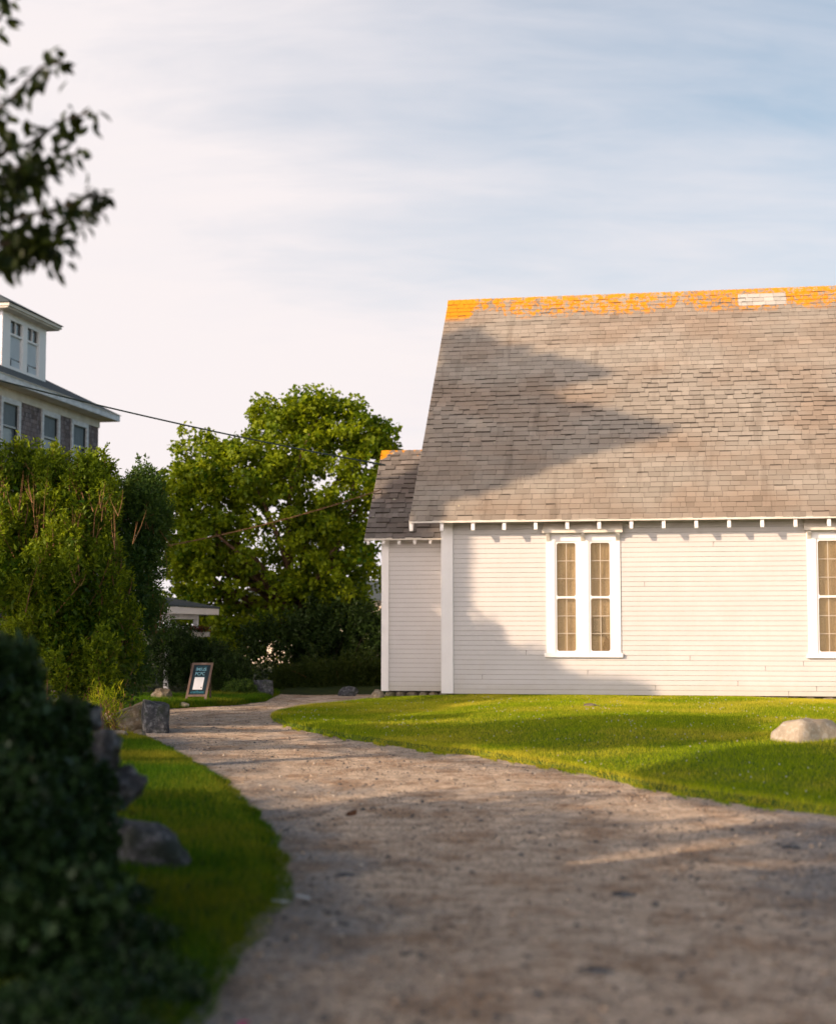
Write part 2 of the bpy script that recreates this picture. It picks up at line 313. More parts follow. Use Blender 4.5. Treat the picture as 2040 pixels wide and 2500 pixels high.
class MB:
    def __init__(s): s.v = []; s.f = []; s.t = []
    def quad(s, a, b, c, d, t=.5):
        i = len(s.v); s.v += [tuple(a), tuple(b), tuple(c), tuple(d)]; s.f.append((i, i+1, i+2, i+3)); s.t.append(t)
    def box(s, x0, x1, y0, y1, z0, z1, t=.5):
        s.hexa([(x0, y0, z0), (x1, y0, z0), (x1, y1, z0), (x0, y1, z0), (x0, y0, z1), (x1, y0, z1), (x1, y1, z1), (x0, y1, z1)], t)
    def hexa(s, p, t=.5):
        i = len(s.v); s.v += [tuple(q) for q in p]
        for f in ((0, 3, 2, 1), (4, 5, 6, 7), (0, 1, 5, 4), (1, 2, 6, 5), (2, 3, 7, 6), (3, 0, 4, 7)):
            s.f.append(tuple(i+k for k in f)); s.t.append(t)
    def poly(s, pts, y0, y1, t=.5):
        """xz polygon (counter-clockwise seen from -y) extruded from y0 (front) to y1"""
        i = len(s.v); n = len(pts)
        s.v += [(p[0], y0, p[1]) for p in pts]+[(p[0], y1, p[1]) for p in pts]
        s.f.append(tuple(range(i, i+n))); s.f.append(tuple(range(i+2*n-1, i+n-1, -1))); s.t += [t, t]
        for k in range(n): s.f.append((i+k, i+n+k, i+n+(k+1) % n, i+(k+1) % n)); s.t.append(t)
    def tube(s, pts, rad, seg=6, t=.5):
        pts = [Vector(p) for p in pts]; n = len(pts); i0 = len(s.v)
        if not hasattr(rad, '__len__'): rad = [rad]*n
        for k, p in enumerate(pts):
            d = (pts[min(k+1, n-1)]-pts[max(k-1, 0)]).normalized()
            a = d.cross(Vector((0, 0, 1)) if abs(d.z) < .9 else Vector((1, 0, 0))).normalized(); b = d.cross(a)
            for j in range(seg):
                th = 2*math.pi*j/seg; q = p+(a*math.cos(th)+b*math.sin(th))*rad[k]; s.v.append(tuple(q))
        for k in range(n-1):
            for j in range(seg):
                s.f.append((i0+k*seg+j, i0+k*seg+(j+1) % seg, i0+(k+1)*seg+(j+1) % seg, i0+(k+1)*seg+j)); s.t.append(t)
        s.f.append(tuple(i0+j for j in range(seg))); s.t.append(t)
        s.f.append(tuple(i0+(n-1)*seg+j for j in reversed(range(seg)))); s.t.append(t)
    def build(s, name, m, parent=None, smooth=False, bevel=0, loc=(0, 0, 0)):
        me = bpy.data.meshes.new(name); me.from_pydata(s.v, [], s.f); me.materials.append(m)
        a = me.attributes.new('tint', 'FLOAT', 'FACE'); a.data.foreach_set('value', s.t)
        if smooth: me.polygons.foreach_set('use_smooth', [True]*len(s.f))
        me.update(); o = bpy.data.objects.new(name, me); COL.objects.link(o); o.parent = parent; o.location = loc
        if bevel:
            b = o.modifiers.new('bevel', 'BEVEL'); b.width = bevel; b.segments = 2
        return o
def bx(name, m, parent, *a, bevel=.006):
    q = MB(); q.box(*a); return q.build(name, m, parent, bevel=bevel)

LEAF4 = np.array([[0, 0, 0], [.5, .42, .05], [1, 0, -.06], [-.0, 0, 0], [.5, -.42, .05]])[[0, 1, 2, 4]]
def rand_dirs(n):
    v = rng.normal(size=(n, 3)); return v/np.linalg.norm(v, axis=1)[:, None]
def leaves(name, pos, length, m, parent, aspect=.5, droop=.25, outward=None, tintv=None, loc=(0, 0, 0), shape='rhomb', face=None):
    n = len(pos); d = rand_dirs(n)
    if outward is not None: d = d+outward
    d[:, 2] -= droop; d /= np.linalg.norm(d, axis=1)[:, None]
    nn = rand_dirs(n)
    nn[:, 2] = np.abs(nn[:, 2])+.35
    side = np.cross(d, nn); side /= (np.linalg.norm(side, axis=1)[:, None]+1e-6); up = np.cross(side, d)
    L = (np.broadcast_to(length, n)*rng.uniform(.7, 1.25, n))[:, None]
    if shape == 'rhomb':
        t = np.array([[0, 0, 0], [.45, .5, .06], [1, 0, -.08], [.45, -.5, .06]]); F = [[0, 1, 2, 3]]
    else:
        t = np.array([[0, 0, 0], [.25, .42, .05], [.6, .40, .05], [1, 0, -.12], [.6, -.40, .05], [.25, -.42, .05]]); F = [[0, 1, 2, 3], [0, 3, 4, 5]]
    k = len(t)
    V = (pos[:, None, :]+d[:, None, :]*(t[None, :, 0:1]*L[:, None])+side[:, None, :]*(t[None, :, 1:2]*L[:, None]*aspect*2*.5)+up[:, None, :]*(t[None, :, 2:3]*L[:, None])).reshape(-1, 3)
    base = (np.arange(n)*k)[:, None, None]; FF = (base+np.array(F)[None]).reshape(-1, 4)
    tv = rng.uniform(0, 1, n)**1.2 if tintv is None else tintv
    return npmesh(name, V-np.array(loc), FF, m, parent, np.repeat(tv, len(F)))

def rock(name, loc, size, m, seed, label, cat='boulder', group=None, rz=0, cuts=5, sub=4, rough=.12, boxy=0.0):
    bm = bmesh.new(); bmesh.ops.create_icosphere(bm, subdivisions=sub, radius=1)
    rs = random.Random(seed); planes = []
    for _ in range(cuts):
        v = Vector((rs.gauss(0, 1), rs.gauss(0, 1), rs.gauss(.3, .7))).normalized(); planes.append((v, rs.uniform(.62, .85)))
    for v in bm.verts:
        p = v.co.copy()
        if boxy: 
            mx = max(abs(p.x), abs(p.y), abs(p.z)); p = p.lerp(p/mx*.8, boxy)
        for n_, d_ in planes:
            e = p.dot(n_)-d_
            if e > 0: p -= n_*e*.85
        p += p.normalized()*(mnoise.fractal(v.co*1.3+Vector((seed*3.1, 0, 0)), 1, 2, 4)*rough)
        v.co = Vector((p.x*size[0], p.y*size[1], p.z*size[2]))
    me = bpy.data.meshes.new(name); bm.to_mesh(me); bm.free(); me.materials.append(m)
    me.polygons.foreach_set('use_smooth', [True]*len(me.polygons))
    o = bpy.data.objects.new(name, me); COL.objects.link(o); o.location = loc; o.rotation_euler = (0, 0, rz)
    return tag(o, label, cat, group)

# ================================================================== TERRAIN
def sm(a, b, x): t = np.clip((x-a)/(b-a), 0, 1); return t*t*(3-2*t)
def wob(x, y, s=0.0): return (np.sin(x*2.1+s)+np.sin(y*1.7+x*.9+s*2)+np.sin(x*5.3-y*3.9+s)*.5+np.sin(y*7.1+x*4.3+s*3)*.35)/2.85
def road_z(x, y): return .016*wob(x*.6, y*.45, 1)+.006*wob(x*2.5, y*1.4, 4)
def grid(name, X, Y, Z, m, kind='structure'):
    r, c = X.shape; V = np.stack([X.ravel(), Y.ravel(), Z.ravel()], 1)
    i = (np.arange(r-1)[:, None]*c+np.arange(c-1)[None]).ravel()
    F = np.stack([i, i+1, i+c+1, i+c], 1)
    o = npmesh(name, V, F, m, smooth=True); o['kind'] = kind; return o
gx, gy = np.meshgrid(np.concatenate([[-900, -200, -60], np.linspace(-30, 30, 41), [60, 200, 900]]), np.concatenate([[-900, -200, -60], np.linspace(-20, 90, 61), [200, 500, 1500]]))
grid('ground', gx, gy, np.full_like(gx, -.075)-.02*sm(60, 200, np.hypot(gx, gy)), M['far'])
rx, ry = np.meshgrid(np.linspace(-9, 11, 260), np.linspace(-3, 36.2, 480))
rng2 = np.random.default_rng(3); ro_ = grid('road', rx, ry, road_z(rx, ry)+rng2.normal(0, .0022, rx.shape), M['road'])

FRONT = np.array([(-2.66, 27.4), (-2.45, 25.9), (-2.1, 24.6), (-1.68, 23.36), (-1.02, 21.87), (0.01, 19.9), (.78, 18.8), (1.4, 17.6), (2.11, 15.7), (2.57, 14.4), (3.11, 13.6), (3.5, 12.9), (5, 11.9), (7, 10.9), (11, 9.5)])
BACK = np.array([(-2.66, 27.6), (-2.55, 28.6), (-2.34, 29.9), (-1.66, 31.6), (-.82, 33.6), (0.2, 34.2), (11, 32.6)])
def yf(x): return np.interp(x, FRONT[:, 0], FRONT[:, 1])+.09*wob(x*3.3, x*1.7, 2)*sm(-2.6, -2, x)
def yb(x): return np.interp(x, BACK[:, 0], BACK[:, 1])
def wall_y(x): return 32.0-(x-.524)*math.tan(R(10))
def lawn_z(x, y):
    df = y-yf(x); db = (yb(x)-y); e = np.minimum(df, np.where(x < .5, db, 9)); e = np.minimum(e, (x+2.7)*1.5)
    u = x-.52
    top = .07+.140*sm(-2.2, 2.0, u)-.045*sm(5.5, 8, u)
    z = -.02+.075*sm(0, .22, e)+(top-.05)*sm(.5, 7.5, e*1.0+0*df)
    near = sm(1.6, .0, np.abs(wall_y(x)-y)); z = z*(1-near)+near*np.minimum(z+.06, .03+.140*sm(-2.4, .8, u)-.055*sm(6.0, 7.6, u))
    return z+.010*wob(x*1.3, y*1.1, 5)*sm(.1, .8, e)
xs = np.concatenate([np.linspace(-2.66, 4, 230), np.linspace(4.03, 11, 120)]); tt = np.concatenate([np.linspace(0, .06, 14), np.linspace(.07, 1, 160)])
LX, T = np.meshgrid(xs, tt); LY = yf(LX)+(yb(LX)-yf(LX))*T
grid('lawn', LX, LY, lawn_z(LX, LY), M['soil'])

VR = np.array([(3.0, -1.1), (6.26, -.91), (7.49, -.88), (8.19, -.84), (8.59, -.77), (9.54, -.8), (11.69, -1.09), (13.53, -1.48), (16.06, -2.06), (18.35, -2.76), (20.5, -3.4), (22.15, -3.96), (22.5, -4.4)])
def xr(y): return np.interp(y, VR[:, 0], VR[:, 1])+.05*wob(y*2.2, y*3.1, 3)
def verge_z(x, y):
    e = np.minimum(xr(y)-x, (22.5-y)*1.0)
    return -.02+.07*sm(0, .2, e)+.22*sm(.3, 2.6, e)+.35*sm(1.6, 4, e)+.012*wob(x*2, y*1.5, 7)*sm(.1, .6, e)
vy = np.linspace(3.0, 22.5, 330); vt = np.concatenate([np.linspace(0, .06, 12), np.linspace(.07, 1, 80)])
VY, VT = np.meshgrid(vy, vt); VX = xr(VY)+(-10-xr(VY))*VT
grid('grass_verge', VX, VY, verge_z(VX, VY), M['vsoil'])
ed1 = np.exp(-((rx-xr(ry))/.75)**2)*(ry < 24); ed2 = np.exp(-((rx-2.3-.2*(ry-8))/.8)**2)*sm(7, 10, ry)*(1-sm(13, 14.5, ry)); tan_ = -.7*np.exp(-((rx-.9)/.7)**2)*(1-sm(10, 14, ry))
at_g = ro_.data.attributes.new('gravelly', 'FLOAT', 'POINT'); at_g.data.foreach_set('value', (ed1*.9+ed2*.7+tan_).astype(np.float32).ravel())
# grass by the sign
SGB = [onz(x*K, y*K, 0.0)[:2] for x, y in ((296, 1481), (345, 1473), (430, 1469), (500, 1464), (552, 1457.5))]
SGB = np.array(sorted([tuple(p) for p in SGB])); 
def sgy(x): return np.interp(x, SGB[:, 0], SGB[:, 1])+.05*wob(x*4, x*2, 1)
def sg_z(x, y): e = np.minimum(y-sgy(x), (SGB[-1, 0]+.05-x)*1.2); return -.03+.08*sm(0, .3, e)+.05*sm(.3, 3, e)
SX, ST = np.meshgrid(np.linspace(-12, SGB[-1, 0], 120), np.linspace(0, 1, 40)); SY = sgy(SX)+(39.5-sgy(SX))*ST
grid('sign_verge', SX, SY, sg_z(SX, SY), M['vsoil'])
# bank behind the far end of the road
BX, BY = np.meshgrid(np.linspace(-3.8, 6, 60), np.linspace(35.2, 60, 40)); 
grid('back_bank', BX, BY, -.06+.35*sm(35.2, 39, BY)+.03*wob(BX, BY), M['vsoil'])

def blades(name, x, y, z, h, wd, m, lean=.5, kind='stuff', tint=None):
    n = len(x); a = rng.uniform(0, 2*np.pi, n); la = rng.uniform(0, 2*np.pi, n); h = h*rng.uniform(.55, 1.35, n); l = h*lean*rng.uniform(.1, 1.2, n)
    b = np.stack([x, y, z-.01], 1); s = np.stack([np.cos(a), np.sin(a), np.zeros(n)], 1)*(wd*.5)
    tip = b+np.stack([np.cos(la)*l, np.sin(la)*l, h+.01], 1)
    V = np.stack([b-s, b+s, tip], 1).reshape(-1, 3); F = np.arange(3*n).reshape(-1, 3)
    o = npmesh(name, V, F, m, tint=rng.uniform(0, 1, n) if tint is None else tint); o['kind'] = kind; return o
def inframe(x, y, mrg=.3): return np.abs(x) < .2757*y+mrg
n = 1150000; x = rng.uniform(-2.7, 10.9, n); y = rng.uniform(11, 34, n)
ok = (y > yf(x)-.05*rng.uniform(0, 1, n)) & (y < np.minimum(yb(x), wall_y(x)+np.where(x < .5, 3, -.02))) & inframe(x, y, 1.8) & ((x+2.66)*1.5 > (rng.uniform(0, .1, n)))
x, y = x[ok], y[ok]; z = lawn_z(x, y)
edge = sm(1.0, .0, y-yf(x))
blades('lawn_grass', x, y, z, .034+.012*edge+.010*np.clip(wob(x*2.5, y*2.1, 6), 0, 1), .0065, M['grass'], .8, tint=rng.uniform(0, 1, len(x))+.8*sm(.7, 0, y-yf(x))*sm(-1, 1, x)+.30*sm(-.4, .8, wob(x*.8, y*.6, 8))*sm(24, 28, y))
n = 300000; y = 4.5+18*rng.uniform(0, 1, n)**1.0; x = xr(y)-4.5*rng.uniform(0, 1, n)**1.3+.03
ok = inframe(x, y); x, y = x[ok], y[ok]
blades('verge_grass', x, y, verge_z(x, y), .05, .007, M['vgrass'], .7)
n = 60000; x = rng.uniform(-7, SGB[-1, 0], n); y = sgy(x)+5*rng.uniform(0, 1, n)**1.5; 
blades('roadside_grass', x, y, sg_z(x, y), .08, .012, M['vgrass'], .6)
# tufts creeping over the road edges
n = 14000; x = rng.uniform(-2.3, 6, n); cl = np.sin(x*9)+np.sin(x*23+1) > .3; x = x[cl]; y = yf(x)-np.abs(rng.normal(0, .16, len(x)))
blades('edge_grass', x, y, road_z(x, y), .03, .008, M['grass'], 1.0)
# clover heads
n = 1300; x = rng.uniform(-2.5, 7.5, n); y = rng.uniform(13, 31, n); ok = (y > yf(x)+.3) & (y < wall_y(x)-.2) & (wob(x*1.7, y*1.3, 9) > -.1) & inframe(x, y)
x, y = x[ok], y[ok]; z = lawn_z(x, y)+.045
oc = np.array([[1, 0, 0], [0, 1, 0], [-1, 0, 0], [0, -1, 0], [0, 0, 1], [0, 0, -1]])*.0085
of = np.array([[0, 1, 4], [1, 2, 4], [2, 3, 4], [3, 0, 4], [1, 0, 5], [2, 1, 5], [3, 2, 5], [0, 3, 5]])
V = (np.stack([x, y, z], 1)[:, None]+oc[None]*rng.uniform(.6, 1.3, (len(x), 1, 1))).reshape(-1, 3)
o = npmesh('clover_flowers', V, (np.arange(len(x))[:, None, None]*6+of[None]).reshape(-1, 3), M['clover']); o['kind'] = 'stuff'
# loose pebbles on the road
n = 170000; y = 5.5+30*rng.uniform(0, 1, n)**1.25; x = rng.uniform(-1, 1, n)*(.2757*y+.4)
ok = ((x > xr(y)-.02) | (y > 22.4)) & (((y < yf(x)) & (x > -2.66)) | (x < -2.66)) & (y < 35.5)
keep = (wob(x*1.1, y*.7, 3)+wob(x*3, y*2, 8)*.6 > rng.uniform(-1.5, .9, n)); ok &= keep
x, y = x[ok], y[ok]; n = len(x); sz = rng.uniform(.4, 1.0, n)*.008*(1+1.6*(rng.uniform(0, 1, n) > .95)); P = np.stack([x, y, road_z(x, y)+sz*.25], 1)
st = rng.uniform(.6, 1.5, (n, 1, 3))*np.array([1, 1, .6]); V = (P[:, None]+oc[None]/.0085*st*sz[:, None, None]+rng.normal(0, .001, (n, 6, 3))).reshape(-1, 3)
o = npmesh('gravel', V, (np.arange(n)[:, None, None]*6+of[None]).reshape(-1, 3), M['pebble'], tint=np.repeat(rng.uniform(0, 1, n), 8)); o['kind'] = 'stuff'

# ================================================================== CHURCH
CZ = .203
ch = empty('church', (.524, 32.0, CZ), R(-10), 'white clapboard church with steep shingle roof and orange lichen along its ridge', 'church')
def clapboards(q, x0, x1, z0, z1, e=.1012, holes=(), y=0.0):
    k = 0; z = z0
    while z < z1-1e-4:
        zt = min(z+e, z1); segs = [(x0, x1)]
        for (a, b, c, d) in holes:
            if zt > c+.01 and z < d-.01:
                ns = []
                for (s0, s1) in segs:
                    if b <= s0 or a >= s1: ns.append((s0, s1))
                    else:
                        if a > s0: ns.append((s0, a))
                        if b < s1: ns.append((b, s1))
                segs = ns
        for s0, s1 in segs:
            jit = random.uniform(-.0004, .0004); yb_ = y-.015+jit
            ym = y-.003-(.012*.007/max(zt-z, .01))
            q.quad((s0, yb_, z), (s1, yb_, z), (s1, ym, zt-.007), (s0, ym, zt-.007), random.random())
            q.quad((s0, ym, zt-.007), (s1, ym, zt-.007), (s1, y-.003, zt), (s0, y-.003, zt), -1.0)  # dark strip painting the shade below the next board's lip
            q.quad((s0, y+.0, z), (s1, y+.0, z), (s1, yb_, z), (s0, yb_, z))
        z = zt; k += 1
EZ, RZ, WD, OV = 3.60, 9.40, 5.34, .5       # eave and ridge heights above the wall base, eave-to-ridge run, overhang
slope = (RZ-EZ)/WD
W1 = (2.18, 3.715); W2 = (7.46, 8.995)
HZ0, HZ1 = .86, 3.17
CL = 12.6
holes = [(a+.13, b-.13, HZ0, HZ1) for a, b in (W1, W2)]
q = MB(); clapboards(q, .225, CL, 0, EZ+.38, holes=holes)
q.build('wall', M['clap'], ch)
q = MB()                                      # wall body behind the boards, with the openings left free
for (a, b) in ((.02, W1[0]+.14), (W1[1]-.14, W2[0]+.14), (W2[1]-.14, CL)): q.box(a, b, .003, .12, 0, EZ+.36)
for (a, b) in (W1, W2): q.box(a+.14, b-.14, .003, .12, 0, HZ0+.01); q.box(a+.14, b-.14, .003, .12, HZ1-.01, EZ+.36)
q.build('wall_backing', M['darkwood'], ch)
q = MB()
for jx, jr in ((.83, 3), (3.02, 4), (4.4, 1), (6.6, 5), (7.35, 6), (8.1, 4), (6.05, 2), (1.75, 8), (5.1, 7), (7.05, 0), (7.6, 1), (5.6, 30), (4.2, 22)):
    q = MB(); z = jr*.1012; q.box(jx, jx+.004, -.018, -.004, z+.002, z+.099); q.build('board_joint', M['gap'], ch)
bx('corner_board', M['trim'], ch, -.012, .222, -.034, .03, .0, EZ+.32)
bx('corner_board', M['trim'], ch, -.034, -.0125, -.030, .16, .0, EZ+.30)
q = MB()                                      # left gable wall (faces the tree)
q.poly([(.12, 0), (2*WD-2*OV-.12, 0), (2*WD-2*OV-.12, EZ+.3), (WD-OV, RZ-.25), (.12, EZ+.3)], -.02, .1)
g = q.build('gable_wall', M['clap'], ch); g.rotation_euler = (0, 0, R(90)); g.location = (.09, 0, 0)
q = MB(); q.box(.02, CL, 2*(WD-OV)-.12, 2*(WD-OV), 0, EZ+.3); q.build('back_wall', M['clap'], ch)
q = MB(); q.poly([(0.12, 0), (2*WD-2*OV-.12, 0), (2*WD-2*OV-.12, EZ+.3), (WD-OV, RZ-.25), (.12, EZ+.3)], -.02, .1)
g = q.build('gable_wall', M['clap'], ch); g.rotation_euler = (0, 0, R(90)); g.location = (CL-.1, 0, 0)

def roof_slope(x0, x1, yE, zE, W, H, ncourse, name, m, parent, seed, thick=1.0, sgn=1, ridge=0, rough_rows=None):
    L = math.hypot(W, H); v = Vector((0, sgn*W/L, H/L)); nn = Vector((0, -sgn*H/L, W/L)); O = Vector((0, yE, zE)); e = L/ncourse
    rs = random.Random(seed); q = MB()
    for i in range(ncourse):
        s0 = i*e-.012+rs.uniform(-.003, .003); s1 = (i+1)*e+.01; x = x0+rs.uniform(-.2, 0); base = rs.gauss(.5, .05)
        deep = rough_rows(i) if rough_rows else 1.0
        lam = False
        while x < x1:
            wd_ = rs.uniform(.12, .34); a = max(x, x0); b = min(x+wd_, x1); x += wd_
            if b-a < .02: continue
            lam = not lam if rs.random() < .75 else lam
            t0 = (.008 + (.009*deep if lam else 0)+rs.uniform(0, .003))*thick; t1 = .002
            dd = rs.uniform(-.006, .006)*deep
            def P(xx, s_, h): return O+Vector((xx, 0, 0))+v*s_+nn*h
            wob_ = .004*math.sin(a*1.3+i)
            tn = min(1, max(0, base+rs.gauss(0, .15)+(0.07 if not lam else -.02)))
            A = (a+.0028, b-.0028); f0 = len(q.t)
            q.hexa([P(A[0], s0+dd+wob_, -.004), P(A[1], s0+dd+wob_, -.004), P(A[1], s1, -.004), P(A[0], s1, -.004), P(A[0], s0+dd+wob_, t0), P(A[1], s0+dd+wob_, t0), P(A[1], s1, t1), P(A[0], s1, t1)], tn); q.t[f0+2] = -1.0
            if not lam and rs.random() < (.5 if deep > 1 else .18):
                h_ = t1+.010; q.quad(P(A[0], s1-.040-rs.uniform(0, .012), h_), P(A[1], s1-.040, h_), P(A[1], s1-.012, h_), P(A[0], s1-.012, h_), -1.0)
    return q.build(name, m, parent)
RX0 = -.63
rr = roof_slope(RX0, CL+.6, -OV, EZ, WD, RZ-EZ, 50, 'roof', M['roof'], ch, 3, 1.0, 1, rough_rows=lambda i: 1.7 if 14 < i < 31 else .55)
LS = math.hypot(WD, RZ-EZ)
q = MB()                                      # roof deck under the shingles, both slopes
def deck(q, x0, x1, yE, zE, W, H, th, inset=.0):
    L = math.hypot(W, H); ny, nz = -H/L*th, W/L*th
    for sg in (1, -1):
        y0 = yE if sg == 1 else yE+2*W; yr = yE+W
        q.hexa([(x0, y0+.0, zE-.006), (x1, y0+.0, zE-.006), (x1, yr, zE+H-.006), (x0, yr, zE+H-.006), (x0, y0-sg*ny*1.0, zE-.006-nz), (x1, y0-sg*ny, zE-.006-nz), (x1, yr, zE+H-.006-nz*1.3), (x0, yr, zE+H-.006-nz*1.3)][::1] if sg == -1 else
               [(x0, y0-ny, zE-.006-nz), (x1, y0-ny, zE-.006-nz), (x1, yr, zE+H-.006-nz*1.3), (x0, yr, zE+H-.006-nz*1.3), (x0, y0, zE-.006), (x1, y0, zE-.006), (x1, yr, zE+H-.006), (x0, yr, zE+H-.006)])
deck(q, RX0+.012, CL+.58, -OV+.01, EZ-.01, WD-.01, RZ-EZ, .035)
q.build('roof_deck', M['cream'], ch)
q = MB(); deck(q, RX0+.010, CL+.585, -OV+.004, EZ, WD-.004, RZ-EZ, .006); q.build('underlay', M['gap'], rr)
q = MB(); L = LS; vv = Vector((0, WD/L, (RZ-EZ)/L))
q2 = roof_slope(RX0, CL+.6, 2*WD-OV, EZ, WD, RZ-EZ, 25, 'rear_roof', M['roof'], ch, 9, 1.0, -1)
q = MB(); x = RX0-.005                        # ridge caps
while x < CL+.6:
    b = min(x+.155, CL+.6); lift = random.uniform(0, .004); t = random.random()
    for sg in (1, -1):
        yy = WD-OV; zz = RZ
        A = [(x, yy-sg*.125, zz-.125*slope+.018+lift), (b, yy-sg*.125, zz-.125*slope+.026+lift), (b, yy, zz+.030+lift), (x, yy, zz+.022+lift)]
        B = [(p[0], p[1], p[2]-.012) for p in A]
        q.hexa(B+A if sg == 1 else [B[i] for i in (1, 0, 3, 2)]+[A[i] for i in (1, 0, 3, 2)], t)
    x = b
q.build('ridge_cap', M['roof'], rr)
bx('drip_edge', M['cream'], rr, RX0-.004, CL+.6, -OV-.012, -OV-.002, EZ-.045, EZ+.004, bevel=0)
for sx in (RX0-.002,):                        # rake board along the sloping gable edge
    q = MB(); ny, nz = (RZ-EZ)/LS*.12, WD/LS*.12
    q.hexa([(sx, -OV+ny, EZ-nz-.01), (sx+.03, -OV+ny, EZ-nz-.01), (sx+.03, WD-OV, RZ-.175), (sx, WD-OV, RZ-.175), (sx, -OV, EZ-.008), (sx+.03, -OV, EZ-.008), (sx+.03, WD-OV, RZ-.008), (sx, WD-OV, RZ-.008)])
    q.build('rake_board', M['cream'], rr)
# rafter tails
for i in range(20):
    ux = -.598+i*.6515
    q = MB(); y0, y1 = -OV+.035, .0
    zt = lambda y: EZ+(y+OV)*slope-.055
    q.poly([(y0, zt(y0)-.185), (y0+.03, zt(y0)-.20), (y1, zt(y1)-.20), (y1, zt(y1)), (y0, zt(y0))], -.036, .036)
    r_ = q.build('rafter_tail', M['trim'], ch)
    r_.rotation_euler = (0, 0, R(90)); r_.location = (ux, 0, 0)
# windows
def church_window(a, b, parent):
    wd = b-a; z0, z1 = .745, 3.17
    q = MB()
    q.box(a, a+.185, -.035, .10, z0+.105, z1+.0); q.box(b-.185, b, -.035, .10, z0+.105, z1+.0)
    mc = (a+b)/2-.0; q.box(mc-.12, mc+.12, -.032, .10, z0+.105, z1)
    q.box(a, b, -.037, .10, z1, z1+.17)
    f = q.build('window', M['trim'], parent, bevel=.004)
    bx('sill', M['trim'], f, a-.04, b+.04, -.085, .09, z0+.02, z0+.103)
    q = MB(); hz = z1+.165                     # hood: sloping board with a front edge
    q.hexa([(a-.06, -.20, hz+.0), (b+.06, -.20, hz), (b+.06, -.0, hz+.19), (a-.06, 0, hz+.19), (a-.06, -.20, hz+.075), (b+.06, -.20, hz+.075), (b+.03, .0, hz+.255), (a-.03, .0, hz+.255)])
    h = q.build('hood', M['cream'], f, bevel=.004)
    for bxx in (a+.01, mc-.04, b-.09):
        q = MB(); q.poly([(-.15, 0), (-.035, -.13), (-.035, .11), (-.15, .06)], -.04, .04)
        k = q.build('bracket', M['cream'], f); k.rotation_euler = (0, 0, R(90)); k.location = (bxx+.04, 0, z1+.13)
    for (p0, p1) in ((a+.185, mc-.12), (mc+.12, b-.185)):
        zb, zt = z0+.105, z1; s = MB(); zm = zb+(zt-zb)*.498
        s.box(p0, p0+.035, -.012, .02, zb, zt); s.box(p1-.035, p1, -.012, .02, zb, zt)
        s.box(p0+.035, p1-.035, -.012, .02, zb, zb+.045); s.box(p0+.035, p1-.035, -.012, .02, zt-.035, zt); s.box(p0+.035, p1-.035, -.014, .02, zm-.022, zm+.022)
        for (cz, sg) in ((zb+.045, 1), (zm-.022, -1), (zm+.022, 1), (zt-.035, -1)):      # clipped corners
            for (cxx, sx) in ((p0+.035, 1), (p1-.035, -1)):
                pts = [(cxx, cz), (cxx+sx*.030, cz), (cxx, cz+sg*.030)]
                if sx*sg < 0: pts = pts[::-1]
                s.poly(pts, -.010, .012)
        s.build('storm_sash', M['trim'], f)
        m_ = MB()
        c = (p0+p1)/2; m_.box(c-.009, c+.009, .045, .06, zb+.045, zt-.035)
        for (za, zc) in ((zb+.045, zm-.022), (zm+.022, zt-.035)):
            for kk in (1, 2): zz = za+(zc-za)*kk/3; m_.box(p0+.03, c-.009, .047, .059, zz-.008, zz+.008); m_.box(c+.009, p1-.03, .047, .059, zz-.008, zz+.008)
        m_.build('muntin', M['cream'], f)
        s = MB(); s.quad((p0+.02, .004, zb+.02), (p1-.02, .004, zb+.02), (p1-.02, .004, zt-.02), (p0+.02, .004, zt-.02)); s.build('insect_screen', M['screen'], f)
        s = MB(); s.quad((p0, .066, zb), (p1, .066, zb), (p1, .066, zt), (p0, .066, zt)); s.build('pane', M['cglass'], f)
    s = MB(); s.quad((a+.1, .13, z0), (b-.1, .13, z0), (b-.1, .13, z1+.1), (a+.1, .13, z1+.1)); s.build('curtain', M['curtain'], f)
    return f, mc
f1, mc1 = church_window(*W1, ch)
f2, mc2 = church_window(*W2, ch)
# framed picture and ornament seen through the right-hand sash
p0 = mc1+.12
q = MB(); a, b, c, d = p0+.05, p0+.27, 1.20, 1.60
q.box(a, b, .095, .11, c, c+.03); q.box(a, b, .095, .11, d-.03, d); q.box(a, a+.035, .095, .11, c+.03, d-.03); q.box(b-.025, b, .095, .11, c+.03, d-.03); q.box(a+.035, b-.025, .095, .11, c+.07, c+.095)
pf = q.build('picture_frame', M['pictframe'], None); 
q = MB(); q.quad((a, .107, c), (b, .107, c), (b, .107, d), (a, .107, d)); pc_ = q.build('picture', M['pict'], pf)
pf.matrix_world = Matrix.Translation(ch.location) @ Matrix.Rotation(R(-10), 4, 'Z')
tag(pf, 'small dark framed picture seen through the right sash of the left church window', 'picture frame')
q = MB(); px_, pz_ = p0+.37, .90
def blob(pts): q.poly(pts, .085, .11)
blob([(px_-.10, pz_), (px_+.02, pz_), (px_-.02, pz_+.10), (px_-.09, pz_+.16), (px_-.11, pz_+.08)])
blob([(px_-.09, pz_+.161), (px_-.02, pz_+.101), (px_+.06, pz_+.15), (px_+.04, pz_+.235), (px_-.02, pz_+.27), (px_-.035, pz_+.33), (px_-.05, pz_+.26)])
blob([(px_+.025, pz_), (px_+.10, pz_+.02), (px_+.05, pz_+.05), (px_+.09, pz_+.10), (px_+.06, pz_+.145), (px_-.015, pz_+.098)])
orn = q.build('ornament', M['ornament'], None); orn.matrix_world = pf.matrix_world
tag(orn, 'brown sculpted ornament standing inside at the bottom right pane of the church window', 'ornament')
